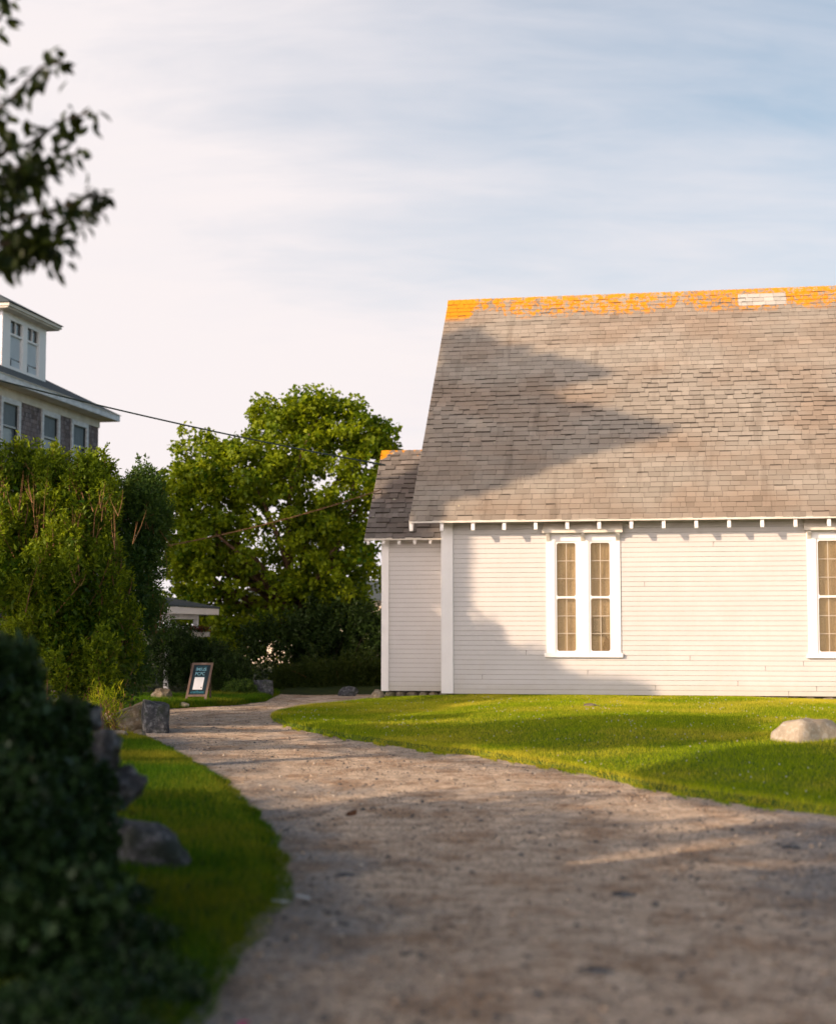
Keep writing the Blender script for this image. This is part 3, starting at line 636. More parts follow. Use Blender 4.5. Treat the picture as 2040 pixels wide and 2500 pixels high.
# annex
AO, AX0, AEZ, AW, AH = 1.2, -1.545, 3.33, 1.9, 2.12
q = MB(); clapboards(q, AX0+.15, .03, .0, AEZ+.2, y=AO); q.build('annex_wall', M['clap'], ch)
q = MB(); q.box(AX0+.02, .08, AO+.003, AO+.1, 0, AEZ+.2); q.build('wall_backing', M['darkwood'], ch)
bx('corner_board', M['trim'], ch, AX0-.012, AX0+.152, AO-.032, AO+.03, -.01, AEZ+.22)
q = MB(); q.poly([(AO+.1, 0), (AO+2*AW-.8, 0), (AO+2*AW-.8, AEZ+.3), (AO+AW-.4, AEZ+AH-.2), (AO+.1, AEZ+.3)], -.02, .08)
g = q.build('annex_gable_wall', M['clap'], ch); g.rotation_euler = (0, 0, R(90)); g.location = (AX0+.08, 0, 0)
ar = roof_slope(-1.86, .06, AO-.4, AEZ, AW, AH, 18, 'annex_roof', M['aroof'], ch, 5, 1.3, 1, rough_rows=lambda i: 1.8)
roof_slope(-1.86, .06, AO-.4+2*AW, AEZ, AW, AH, 12, 'annex_rear_roof', M['aroof'], ch, 6, 1.0, -1)
q = MB(); deck(q, -1.85, .05, AO-.39, AEZ-.01, AW-.01, AH, .03); q.build('roof_deck', M['cream'], ch)
q = MB(); deck(q, -1.852, .052, AO-.396, AEZ, AW-.004, AH, .006); q.build('underlay', M['gap'], ar)
q = MB(); x = -1.865; asl = AH/AW
while x < .05:
    b = min(x+.17, .05)
    for sg in (1, -1):
        yy = AO-.4+AW; zz = AEZ+AH; A = [(x, yy-sg*.12, zz-.12*asl+.02), (b, yy-sg*.12, zz-.12*asl+.026), (b, yy, zz+.03), (x, yy, zz+.024)]; B = [(p[0], p[1], p[2]-.012) for p in A]
        q.hexa(B+A if sg == 1 else [B[i] for i in (1, 0, 3, 2)]+[A[i] for i in (1, 0, 3, 2)], random.uniform(.5, 1))
    x = b
q.build('ridge_cap', M['aroof'], ar)
bx('drip_edge', M['cream'], ar, -1.864, .03, AO-.412, AO-.402, AEZ-.05, AEZ+.003, bevel=0)
q = MB(); L = math.hypot(AW, AH); ny, nz = AH/L*.11, AW/L*.11; yy = AO-.4
q.hexa([(-1.864, yy+ny, AEZ-nz-.01), (-1.835, yy+ny, AEZ-nz-.01), (-1.835, yy+AW, AEZ+AH-.16), (-1.864, yy+AW, AEZ+AH-.16), (-1.864, yy, AEZ-.008), (-1.835, yy, AEZ-.008), (-1.835, yy+AW, AEZ+AH-.008), (-1.864, yy+AW, AEZ+AH-.008)])
q.build('rake_board', M['cream'], ar)
for i in range(5):
    ux = -1.79+i*.345
    q = MB(); y0, y1 = AO-.4+.03, AO; zt = lambda y: AEZ+(y-AO+.4)*asl-.05
    q.poly([(y0, zt(y0)-.10), (y0+.03, zt(y0)-.13), (y1, zt(y1)-.13), (y1, zt(y1)), (y0, zt(y0))], -.03, .03)
    r_ = q.build('rafter_tail', M['trim'], ch); r_.rotation_euler = (0, 0, R(90)); r_.location = (ux, 0, 0)
# fieldstone foundation: rounded stones under the sills
bm = bmesh.new(); rs = random.Random(4)
def fstone(x, y, w_, h_):
    geo = bmesh.ops.create_icosphere(bm, subdivisions=2, radius=1)
    for v in geo['verts']:
        p = v.co.copy(); mx = max(abs(p.x), abs(p.y), abs(p.z)); p = p.lerp(p/mx*.85, .45); p *= 1+.12*mnoise.noise(p*1.5+Vector((x*7, 0, 0)))
        v.co = Vector((x+p.x*w_, y+p.y*.12, -.11+p.z*h_))
x = -1.5
while x < 0: w_ = rs.uniform(.10, .2); fstone(x+w_, AO+.09, w_, .105); x += 2*w_
x = 0.
while x < CL: w_ = rs.uniform(.09, .2); fstone(x+w_, .09, w_, .105); x += 2*w_
me = bpy.data.meshes.new('foundation'); bm.to_mesh(me); bm.free(); me.materials.append(M['brock']); me.polygons.foreach_set('use_smooth', [True]*len(me.polygons))
fo = bpy.data.objects.new('foundation', me); COL.objects.link(fo); fo.parent = ch
q = MB(); q.box(.05, CL-.05, .10, .3, -.5, -.002); q.box(-1.48, .04, AO+.12, AO+.3, -.5, -.002); q.build('foundation_core', M['gap'], ch)

# ================================================================== SHINGLED HOUSE, LEFT
b_ = R(10.4); hz_rot = math.atan2(-math.cos(b_), -math.sin(b_))
hs = empty('shingled_house', (-10.606, 50.0, 0), hz_rot, 'tall grey cedar shingled house with white trim and a hipped dormer', 'house')
HL, HW = 9.4, 9.0      # length along the side wall, width; local x runs towards the viewer, y outwards (to the right)
q = MB(); wins = [(.92, 2.26), (3.15, 4.49), (5.94, 7.25)]
hw_holes = [(a+.12, b-.12) for a, b in wins]
zb, zt = 6.72, 8.02
prev = 0
for (a, b) in hw_holes: q.box(prev, a, -.25, 0, 0, 8.45); q.box(a, b, -.25, 0, 0, zb-.02); q.box(a, b, -.25, 0, zt+.02, 8.45); prev = b
q.box(prev, HL, -.25, 0, 0, 8.45)
q.box(0, HL, -HW, -HW+.25, 0, 8.45); q.box(0, .25, -HW+.25, -.25, 0, 8.45); q.box(HL-.25, HL, -HW+.25, -.25, 0, 8.45)
q.build('wall', M['cedar'], hs)
bx('frieze', M['cream'], hs, -.03, HL+.03, .002, .04, 8.18, 8.45, bevel=0)
bx('frieze', M['cream'], hs, -.04, -.002, -HW, .0, 8.18, 8.45, bevel=0)
q = MB(); q.box(-.5, HL+.5, .0405, .48, 8.452, 8.50); q.box(-.5, -.045, -HW-.5, .04, 8.452, 8.50); q.build('soffit', M['cream'], hs)
q = MB(); q.box(-.52, HL+.52, .481, .53, 8.45, 8.66); q.box(-.57, -.521, -HW-.5, .53, 8.45, 8.66); q.box(HL+.521, HL+.57, -HW-.5, .53, 8.45, 8.66)
q.build('fascia', M['htrim'], hs, bevel=.01)
hsl = .52; x0, x1, y0, y1, z0 = -.60, HL+.6, .56, -HW-.56, 8.663; hr = HL/2+.6
q = MB(); zr = z0+hsl*hr*.95; xa = x0+hr; ya, yb2 = y0-hr*.95, y1+hr*.95
for pts in ([(x0, y0), (xa, ya), (x1-hr, ya), (x1, y0)],): pass
A, B_, C_, D_ = (x0, y0, z0), (x1, y0, z0), (x1, y1, z0), (x0, y1, z0); E_, F_ = ((x0+x1)/2, ya, zr), ((x0+x1)/2, yb2, zr)
q.v = [A, B_, C_, D_, E_, F_]; q.f = [(1, 0, 4), (2, 1, 4, 5), (3, 2, 5), (0, 3, 5, 4), (0, 1, 2, 3)]; q.t = [.5]*5
q.build('roof', M['hroof'], hs)
bx('gutter_line', M['cream'], hs, -.60, HL+.6, .545, .56, 8.64, 8.662, bevel=0)
def dh_window(a, b, z0, z1, parent, name='window', y=0, rail=None, casing=.14, pm='hglass', backing='hcurt', msplit=.5):
    q = MB(); q.box(a, a+casing, y-.06, y+.05, z0, z1); q.box(b-casing, b, y-.06, y+.05, z0, z1); q.box(a+casing, b-casing, y-.06, y+.05, z1-.15, z1)
    f = q.build(name, M['htrim'], parent, bevel=.005)
    bx('sill', M['htrim'], f, a-.05, b+.05, y-.06, y+.10, z0-.10, z0-.002)
    q = MB(); i0, i1 = a+casing, b-casing; zr = z0+(z1-.15-z0)*msplit
    q.box(i0, i0+.05, y-.05, y-.01, z0, z1-.15); q.box(i1-.05, i1, y-.05, y-.01, z0, z1-.15); q.box(i0+.05, i1-.05, y-.05, y+.0, zr-.03, zr+.03); q.box(i0+.05, i1-.05, y-.05, y-.01, z0, z0+.06)
    q.build('sash', M['glass'] if pm == 'hglass' else M['htrim'], f)
    q = MB(); q.quad((i0, y-.055, zr), (i0, y-.055, z1-.15), (i1, y-.055, z1-.15), (i1, y-.055, zr)); q.build('pane', M['hcurt'], f)
    q = MB(); q.quad((i0, y-.075, z0), (i0, y-.075, zr), (i1, y-.075, zr), (i1, y-.075, z0)); q.build('pane', M[pm], f)
    return f
for (a, b) in wins: dh_window(a, b, 6.66, 8.18, hs, msplit=.52)
# dormer
dy, ds0, ds1, dz1 = -.7, 2.66, 5.72, 11.0
dm = MB(); wl = [(3.16, 4.02), (4.33, 5.2)]
zz0, zz1 = 9.36, 10.80
prev = ds0+.0
for a, b in wl: dm.box(prev, a, dy-.15, dy, 9.1, dz1); dm.box(a, b, dy-.15, dy, 9.1, zz0); dm.box(a, b, dy-.15, dy, zz1, dz1); prev = b
dm.box(prev, ds1, dy-.15, dy, 9.1, dz1)
dorm = dm.build('dormer', M['trim'], hs)
for c0 in (ds0+.03, ds1-.18): q = MB(); q.box(c0, c0+.15, dy-3.4, dy-.151, 9.1, dz1); q.build('dormer_cheek', M['cedar'], dorm)
for c0 in (ds1-.028, ds0-.012): q = MB(); q.box(c0, c0+.04, dy-.20, dy-.01, 9.2, dz1-.02); q.build('corner_board', M['htrim'], dorm)
for a, b in wl:
    f = MB(); f.box(a, a+.05, dy-.08, dy-.02, zz0, zz1); f.box(b-.05, b, dy-.08, dy-.02, zz0, zz1); f.box(a+.05, b-.05, dy-.08, dy-.01, 10.36, 10.42); f.box(a+.05, b-.05, dy-.08, dy-.02, zz0, zz0+.06); f.box((a+b)/2-.015, (a+b)/2+.015, dy-.08, dy-.03, 10.42, zz1)
    wn = f.build('dormer_window', M['trim'], dorm)
    g = MB(); g.quad((a, dy-.09, zz0), (a, dy-.09, zz1), (b, dy-.09, zz1), (b, dy-.09, zz0)); g.build('dormer_pane', M['glass'], dorm)
    g = MB(); g.box(a+.06, b-.06, dy-.085, dy-.075, zz0+.32, 10.36); g.build('blind', M['shade'], dorm)
    g = MB(); g.box(a+.02, b-.25, dy-.084, dy-.07, zz0+.06, zz0+.27); g.build('blind', M['shade'], dorm)
q = MB(); q.box(ds0-.32, ds1+.32, dy-3, dy+.30, dz1+.002, dz1+.05); q.box(ds0-.36, ds1+.36, dy-3, dy+.36, dz1+.051, dz1+.15); q.build('dormer_cornice', M['cream'], dorm)
q = MB(); xa, xb, ya_, yb_, zc = ds0-.42, ds1+.42, dy+.42, dy-4.5, dz1+.152; mx = (xa+xb)/2; rh = 1.0
q.v = [(xa, ya_, zc), (xb, ya_, zc), (xb, yb_, zc), (xa, yb_, zc), (mx, ya_-1.9, zc+rh), (mx, yb_, zc+rh)]; q.f = [(1, 0, 4), (2, 1, 4, 5), (3, 2, 5), (0, 3, 5, 4), (0, 1, 2, 3)]; q.t = [.5]*5
q.build('dormer_roof', M['hroof'], dorm)

# ================================================================== PORCH
pb = R(6); pr = math.atan2(-math.cos(pb), -math.sin(pb))
po = empty('porch', (-5.10, 39.0, 0), pr, 'small open white porch with grey roof between the hedge and the tree', 'porch')
q = MB(); q.v = [(-.02, .02, 2.10), (4.9, .02, 2.10), (4.9, -2.4, 2.55), (-.02, -2.4, 2.55), (-.02, .02, 2.06), (4.9, .02, 2.06), (4.9, -2.4, 2.51), (-.02, -2.4, 2.51)]
q.f = [(1, 0, 3, 2), (4, 5, 6, 7), (0, 1, 5, 4), (2, 3, 7, 6), (0, 4, 7, 3), (1, 2, 6, 5)]; q.t = [.5]*6
q.build('roof', M['hroof'], po)
bx('fascia', M['trim'], po, 0, 4.88, -.05, 0.0, 1.90, 2.058)
bx('fascia', M['trim'], po, 0.002, .05, -2.3, -.052, 1.90, 2.05)
bx('beam', M['htrim'], po, 1.30, 4.8, -.32, -.20, 1.78, 1.898)
bx('beam', M['htrim'], po, 1.30, 1.42, -2.3, -.322, 1.78, 1.898)
for s_ in (1.30, 3.95): bx('post', M['htrim'], po, s_+.003, s_+.117, -.318, -.204, 0, 1.779)
bx('back_wall', M['cedar'], po, 1.3, 4.8, -2.7, -2.42, 0, 2.5)
fb = empty('flower_box', at(490, 1545, 37.2), 0, 'dark box of red flowers hanging under the porch beam', 'flower box')
bx('box', M['darkwood'], fb, -.22, .22, -.1, .1, -.1, .02)
p = rng.normal(0, 1, (500, 3))*np.array([.13, .08, .06])+np.array([0, 0, .07]); leaves('foliage', p, .05, M['darkbush'], fb)
p = rng.normal(0, 1, (140, 3))*np.array([.13, .08, .05])+np.array([0, -.05, .1]); leaves('petals', p, .035, M['redfl'], fb, .9)
# pale cottage beyond the tree, glimpsed through the leaves
ct = empty('cottage', (-3.0, 66.0, 0), R(-14), 'sunlit cream cottage glimpsed through gaps low in the big tree', 'cottage')
bx('wall', M['pale'], ct, -4.9, 4.2, 0, 6, 0, 2.75)
q = MB(); q.poly([(-.5, 2.72), (6.5, 2.72), (3, 3.7)], -4.6, 5.3); g = q.build('roof', M['hroof'], ct); g.rotation_euler = (0, 0, R(90))
for wx in (-4.2, -1.8, 1.2):
    f = MB(); f.box(wx, wx+.9, -.05, -.002, .9, 2.1); wn = f.build('window', M['trim'], ct); bx('pane', M['glass'], wn, wx+.1, wx+.8, -.06, -.052, 1.0, 2.0, bevel=0)

# ================================================================== CABLES
def cable(name, a, b, sag, r, m, label, seg=24, twist=False):
    q = MB(); a, b = Vector(a), Vector(b); pts = []
    for i in range(seg+1):
        t = i/seg; p = a.lerp(b, t); p.z -= sag*4*t*(1-t); pts.append(p-a)
    q.tube(pts, r, 6); o = q.build(name, m, None, smooth=True, loc=a); return tag(o, label, 'cable')
ca = at(-60*K, 775*K, 32); cb2 = at(800*K, 966*K, 33.9)
cable('power_cable', ca, cb2, .10, .018, M['cable'], 'thick black cable sagging from the upper left to the small annex roof')
q = MB(); a = Vector(at(250*K, 1150*K, 31.5)); b = Vector(at(792*K, 1017*K, 33.7))
for ph in (0, math.pi):
    pts = []
    for i in range(61):
        t = i/60; p = a.lerp(b, t); p.z -= .28*4*t*(1-t)*.5; p += Vector((0, math.cos(t*60+ph), math.sin(t*60+ph)))*.012; pts.append(p-a)
    q.tube(pts, .007, 5)
tag(q.build('twisted_wire', M['rope'], None, smooth=True, loc=a), 'thin brown twisted wire rising in front of the tree to the annex roof', 'wire')

# ================================================================== SIGN
sgp = onz(411*K, 1461*K, .04)
sg = empty('sandwich_board', (sgp[0], sgp[1], .06), R(8), 'wooden folding sandwich board with blue chalk lettering and a sheet of paper', 'sign')
# front leaf: local x across, leaning back in y; sheared sideways slightly as the frame stands askew
SH, SW, LEAN, SK = .80, .43, .20, .155
def sp3(u, h, off=0.0): return (u+SK*(h/SH)-.055, LEAN*(h/SH)-off, h)
def bar(q, u0, u1, h0, h1, t0=-.0, t1=.022):
    q.hexa([sp3(u0, h0, t1), sp3(u1, h0, t1), sp3(u1, h0, t0), sp3(u0, h0, t0), sp3(u0, h1, t1), sp3(u1, h1, t1), sp3(u1, h1, t0), sp3(u0, h1, t0)])
for (u0, u1) in ((-SW/2, -SW/2+.045), (SW/2-.045, SW/2)):
    q = MB(); bar(q, u0, u1, 0, SH-.045); q.build('leg', M['wood'], sg)
for ra in ((-SW/2, SW/2, SH-.044, SH), (-SW/2+.046, SW/2-.046, .115, .155)): q = MB(); bar(q, *ra); q.build('rail', M['wood'], sg)
q = MB(); bar(q, -SW/2+.046, SW/2-.046, .156, SH-.045, .0, .008); bd = q.build('chalkboard', M['chalk'], sg)
q = MB(); bar(q, -.105, .09, .255, .505, .009, .011); q.build('paper', M['paper'], bd)
q = MB(); bar(q, .055, .075, .285, .31, .0115, .0125); q.build('paper_mark', M['gap'], bd)
for s_ in (-1, 1):
    q = MB(); u = s_*(SW/2-.02)
    q.hexa([(u-.02+.06, .52, 0), (u+.02+.06, .52, 0), (u+.02+.06, .54, 0), (u-.02+.06, .54, 0), (u-.02+.06, LEAN+.002, SH-.02), (u+.02+.06, LEAN+.002, SH-.02), (u+.02+.06, LEAN+.024, SH-.02), (u-.02+.06, LEAN+.024, SH-.02)])
    q.build('rear_leg', M['dbark'], sg)
def lettering(txt, u, h, size, m, wid):
    cu = bpy.data.curves.new('t', 'FONT'); cu.body = txt; cu.size = size; cu.align_x = 'CENTER'; cu.extrude = .0; cu.offset = .0015
    to = bpy.data.objects.new('t', cu); COL.objects.link(to); bpy.context.view_layer.update()
    me = bpy.data.meshes.new_from_object(to.evaluated_get(bpy.context.evaluated_depsgraph_get())); bpy.data.objects.remove(to)
    x = [v.co.x for v in me.vertices]; sc = wid/(max(x)-min(x))
    for v in me.vertices: v.co = Vector(sp3(u+v.co.x*sc, h+v.co.y, .0105))
    me.materials.clear(); me.materials.append(m); o = bpy.data.objects.new('lettering', me); COL.objects.link(o); o.parent = bd
lettering('IMIUS', -.01, .635, .092, M['chalkline'], .21); lettering('PCPC', -.015, .545, .092, M['chalkline'], .19)
lettering('~~~~~~~', -.0, .50, .04, M['chalkdeep'], .24); lettering('-~~~~~-', 0, .715, .04, M['chalkdeep'], .22)
lettering('~--=--~', .0, .20, .06, M['chalkdeep'], .26); lettering('=====', .0, .175, .05, M['chalkdeep'], .28)

# ================================================================== ROCKS
def D2_(x, y, Y): return tuple(at(x*K, y*K, Y))
def rk(px, py, z, w_px, h_px, *a, **k):
    p = onz(px*K, py*K, z); s = w_px*K/3700*p[1]/2; h = h_px*K/3700*p[1]; return p, s, h
p, s, h = rk(1664, 1557, .10, 146, 44); rock('boulder', (p[0]+.12, p[1]+.12, .05), (s*1.22, .42, h*1.72), M['rock'], 3, 'smooth rounded granite boulder half buried in the lawn at the right', cuts=4, rough=.16, rz=.5)
p, s, h = rk(783, 1456, .02, 36, 18); rock('boulder', (p[0], p[1]+.05, .08), (s*1.05, .2, .17), M['brock'], 11, 'mossy brown boulder at the foot of the annex corner', rz=.3)
p, s, h = rk(1225, 1474, .17, 40, 8); rock('boulder', (p[0], p[1], lawn_z(p[0], p[1])+.01), (s, .15, .05), M['brock'], 12, 'flat brown rock just showing in the lawn below the window', rough=.05)
rock('boulder', (-4.35, 23.6, .14), (.38, .34, .34), M['brock'], 21, 'angular tan boulder at the foot of the tall hedge, sunlit on its left', cuts=7, rz=.4)
rock('boulder', (-4.0, 23.3, .18), (.24, .3, .40), M['grock'], 22, 'squarish grey stone beside the tan boulder at the end of the hedge', boxy=.7, cuts=2, rz=.25)
p = onz(290*K, 1531*K, .03); rock('stone', (p[0], p[1], .05), (.10, .09, .09), M['brock'], 23, 'small brown stone at the tip of the grass verge', 'stone', cuts=5)
p = onz(268*K, 1531*K, .03); rock('stone', (p[0]-.1, p[1]-.3, .10), (.16, .09, .05), M['brock'], 24, 'flat tan stone lying against the hedge foot', 'stone', cuts=5)
p = onz(546*K, 1450*K, .0); rock('granite_block', (p[0]-.02, p[1]+.3, .18), (.27, .24, .26), M['grock'], 25, 'rough grey granite block at the far bend of the road', 'stone block', boxy=.9, cuts=1, rough=.05)
p = onz(720*K, 1449*K, 0); rock('boulder', (p[0], p[1]+.9, .05), (.24, .2, .17), M['grock'], 26, 'low dark boulder in the weeds beyond the road', cuts=4)
p = onz(345*K, 1462*K, 0); rock('stone', (p[0]-.05, p[1]-.2, .17), (.22, .17, .17), M['brock'], 27, 'craggy pale rock lying left of the sandwich board', 'rock', cuts=8, rough=.3)
rock('stone', (p[0]+.12, p[1]-.45, .07), (.13, .12, .09), M['brock'], 28, 'lower pale rock leaning against the craggy one', 'rock', cuts=7, rough=.25)
p = onz(382*K, 1470*K, 0); rock('stone', (p[0], p[1]-.05, .04), (.12, .1, .07), M['rock'], 29, 'small pale stone at the road edge before the sandwich board', 'stone', cuts=5)
p = at(318*K, 1790*K, 9.4); rock('boulder', (-1.80, 9.95, .10), (.36, .28, .30), M['grock'], 31, 'angular grey boulder in the dark grass below the ivy wall', cuts=8, rz=-.3, rough=.18)
wallst = [(D2_(168, 1488, 9.8), (.13, .2, .11), 'topmost grey stone at the end of the ivy covered wall'),
          (D2_(212, 1560, 9.6), (.14, .2, .13), 'middle grey stone of the ivy covered wall end'),
          (D2_(240, 1640, 9.5), (.14, .2, .15), 'lowest grey stone of the ivy covered wall end')]
for i, (l, s_, lab) in enumerate(wallst): rock('wall_stone', l, s_, M['grock'], 40+i, lab, 'stone', 'stones of the ivy covered wall', rough=.28, cuts=9, rz=i*.7)
p = onz(609*K, 1874*K, .0)
for i, (dx, dy_, rz_, lab) in enumerate(((.05, .08, -.7, 'pale sliver of wood on the gravel, upper of the two by the grass edge'), (-.07, -.06, -.15, 'pale sliver of wood on the gravel, lower of the two by the grass edge'))):
    q = MB(); q.hexa([(-.055, -.010, 0), (.05, -.013, 0), (.055, .010, 0), (-.05, .012, 0), (-.05, -.007, .009), (.045, -.01, .012), (.05, .007, .010), (-.045, .008, .008)])
    o = q.build('wood_sliver', M['shade'], None, loc=(p[0]+dx, p[1]+dy_, .012)); o.rotation_euler = (0, .08, rz_); tag(o, lab, 'wood sliver', 'pale slivers on the gravel')
for i, (px_, py_, w_, lab) in enumerate(((1230, 2022, 105, 'long flat grey stone flush with the gravel near the bottom'), (1290, 1861, 60, 'flat grey stone flush with the gravel at the middle of the road'), (720, 1822, 50, 'flat pale stone flush with the gravel near the verge'), (1640, 1760, 40, 'small flat stone at the right of the gravel'), (415, 2105, 50, 'flat pale stone at the bottom left of the gravel'))):
    p = onz(px_*K, py_*K, 0); s = w_*K/3700*p[1]/2; rock('flat_stone', (p[0], p[1], .001), (s, s*.6, .022), M['grock'], 60+i, lab, 'flat stone', 'flat stones set in the gravel', cuts=1, rough=.1)
p = onz(733*K, 1700*K, 0); q = MB(); q.quad((-.035, -.02, .0), (.03, -.03, .012), (.035, .02, .05), (-.02, .03, .035)); q.quad((-.035, -.02, .0), (-.02, .03, .035), (-.05, .03, .03), (-.06, .0, .01))
tag(q.build('fallen_leaf', M['leafbrown'], None, loc=(p[0], p[1], .02)), 'curled dark brown leaf lying on the gravel', 'leaf')
p = onz(503*K, 2128*K, 0.1); fl = empty('pink_flower', (p[0], p[1], .0), 0, 'tiny magenta flower at the very bottom edge', 'flower')
q = MB(); q.tube([(0, 0, 0), (.005, 0, .05), (0, .005, .09)], .0015, 5); q.build('stem', M['weed'], fl)
leaves('petals', rng.normal(0, .008, (24, 3))+np.array([0, 0, .095]), .018, M['pink'], fl, .9, 0)

# ================================================================== VEGETATION
def branchy(q, base, tips, r0, bend=.15, seg=6):
    for tp in tips:
        b, t = Vector(base), Vector(tp); d = t-b; pts = []; n_ = 7
        off = Vector((random.gauss(0, 1), random.gauss(0, 1), .5)).normalized()*d.length*bend
        for i in range(n_): s_ = i/(n_-1); pts.append(b+d*s_+off*math.sin(s_*math.pi)*(1 if s_ < .99 else 0))
        q.tube(pts, [r0*(1-.85*i/(n_-1)) for i in range(n_)], seg)
def ellip_pts(n, ells, shell=.5):
    """clump centres spread through a union of ellipsoids, biased outwards"""
    vol = np.array([e[3]*e[4]*e[5] for e in ells])**(2/3); idx = rng.choice(len(ells), n, p=vol/vol.sum()); E = np.array(ells)[idx]
    d = rand_dirs(n); r = rng.uniform(shell, 1, n)**.6
    return E[:, :3]+d*E[:, 3:6]*r[:, None], d
def clump_leaves(cen, rad, per, squash=.75):
    n = len(cen); off = rng.normal(0, 1, (n, per, 3)); off /= np.linalg.norm(off, axis=2)[:, :, None]; off *= (rng.uniform(.15, 1, (n, per, 1))**.5)*np.reshape(rad, (n, 1, 1)); off[:, :, 2] *= squash
    return (cen[:, None]+off).reshape(-1, 3)
def tree(name, loc, label, ells, nclump, crad, per, leafL, lm, trunk_r, bark='bark', shell=.45, cat='tree', group=None, limbs=14, aspect=.7, fork=.25, extra=None, keepf=None):
    root = empty(name, loc, 0, label, cat, group); L = np.array(loc)
    cen, d = ellip_pts(nclump, ells, shell)
    if keepf is not None: cen = cen[keepf(cen)]
    rad = rng.uniform(crad*.55, crad*1.25, len(cen)); pos = clump_leaves(cen, rad, per); ctint = rng.uniform(0, .45, len(cen))
    tint = np.clip(np.repeat(ctint, per)+rng.uniform(0, .6, len(pos)), 0, 1)
    leaves('crown', pos-L, leafL, lm, root, aspect, .35, tintv=tint)
    q = MB(); zc = np.mean([e[2] for e in ells])-L[2]; f = Vector((0.05, 0, zc*fork+.6))
    q.tube([(0, 0, -.3), (.03, 0, f.z*.4), (.06, .02, f.z*.8), f*1.02], [trunk_r*1.35, trunk_r, trunk_r*.9, trunk_r*.8], 10)
    big = cen[rng.choice(len(cen), min(limbs, len(cen)), replace=False)]-L
    branchy(q, f*.97, [tuple(b) for b in big], trunk_r*.5)
    for b in big[:8]:
        near = cen[np.argsort(np.linalg.norm(cen-L-b, axis=1))[1:40:4]]-L
        branchy(q, Vector(b)*.62+f*.38, [tuple(t) for t in near], trunk_r*.18, .1, 4)
    q.build('trunk', M[bark], root, smooth=True); return root
D2 = lambda x, y, Y: tuple(at(x*K, y*K, Y))
def EL(x, y, Y, rx_, ry_, rz_): a = D2(x, y, Y); s_ = K*Y/3700; return (*a, rx_*s_, ry_, rz_*s_)
mt = [EL(690, 985, 43, 140, 2.2, 165), EL(600, 930, 43, 95, 1.8, 90), EL(560, 865, 43.2, 45, .8, 45), EL(770, 960, 43.4, 55, 1.2, 95), EL(650, 855, 43, 75, 1.3, 52), EL(720, 880, 43, 75, 1.3, 65), EL(430, 960, 42, 75, 1.6, 75),
      EL(415, 1080, 41.8, 75, 1.6, 110), EL(560, 1120, 42.5, 150, 2.4, 150), EL(710, 1160, 43, 110, 2.2, 150), EL(450, 1210, 42.3, 90, 1.6, 90), EL(620, 1300, 43, 150, 2.0, 110), EL(740, 1330, 43.3, 70, 1.6, 110), EL(520, 985, 42, 90, 1.8, 85), EL(795, 915, 43.3, 40, 1.0, 55), EL(800, 1000, 43.6, 40, 1.0, 70), EL(500, 1350, 43, 60, 1.2, 60), EL(640, 1370, 43.6, 90, 1.2, 60), EL(650, 1320, 45, 150, 1.2, 110), EL(372, 1040, 42, 42, 1.0, 75), EL(375, 1150, 42, 40, 1.0, 70), EL(700, 1190, 44, 80, 1.0, 70), EL(560, 1290, 44, 90, 1.0, 60), EL(745, 1390, 43.6, 70, 1.2, 60), EL(385, 1215, 41.8, 50, 1.2, 80), EL(470, 1310, 41.8, 60, 1.0, 60), EL(400, 1140, 41.8, 60, 1.3, 80)]
def mkeep(c):   # gaps low down where the light beyond shows through
    px = c[:, 0]/c[:, 1]*3700/K+868; py = 1302-(c[:, 2]-1.6)/c[:, 1]*3700/K
    g1 = ((px-575)/62)**2+((py-1360)/55)**2 < 1; g2 = ((px-735)/45)**2+((py-1300)/45)**2 < 1
    return ~((g1 | g2) & (rng.uniform(0, 1, len(c)) < .80))
tree('maple_tree', (-3.4, 43.6, 0), 'large leafy green maple between the hedge and the church annex', mt, 1650, .32, 52, .135, M['maple'], .26, shell=.25, limbs=26, aspect=.8, keepf=mkeep)

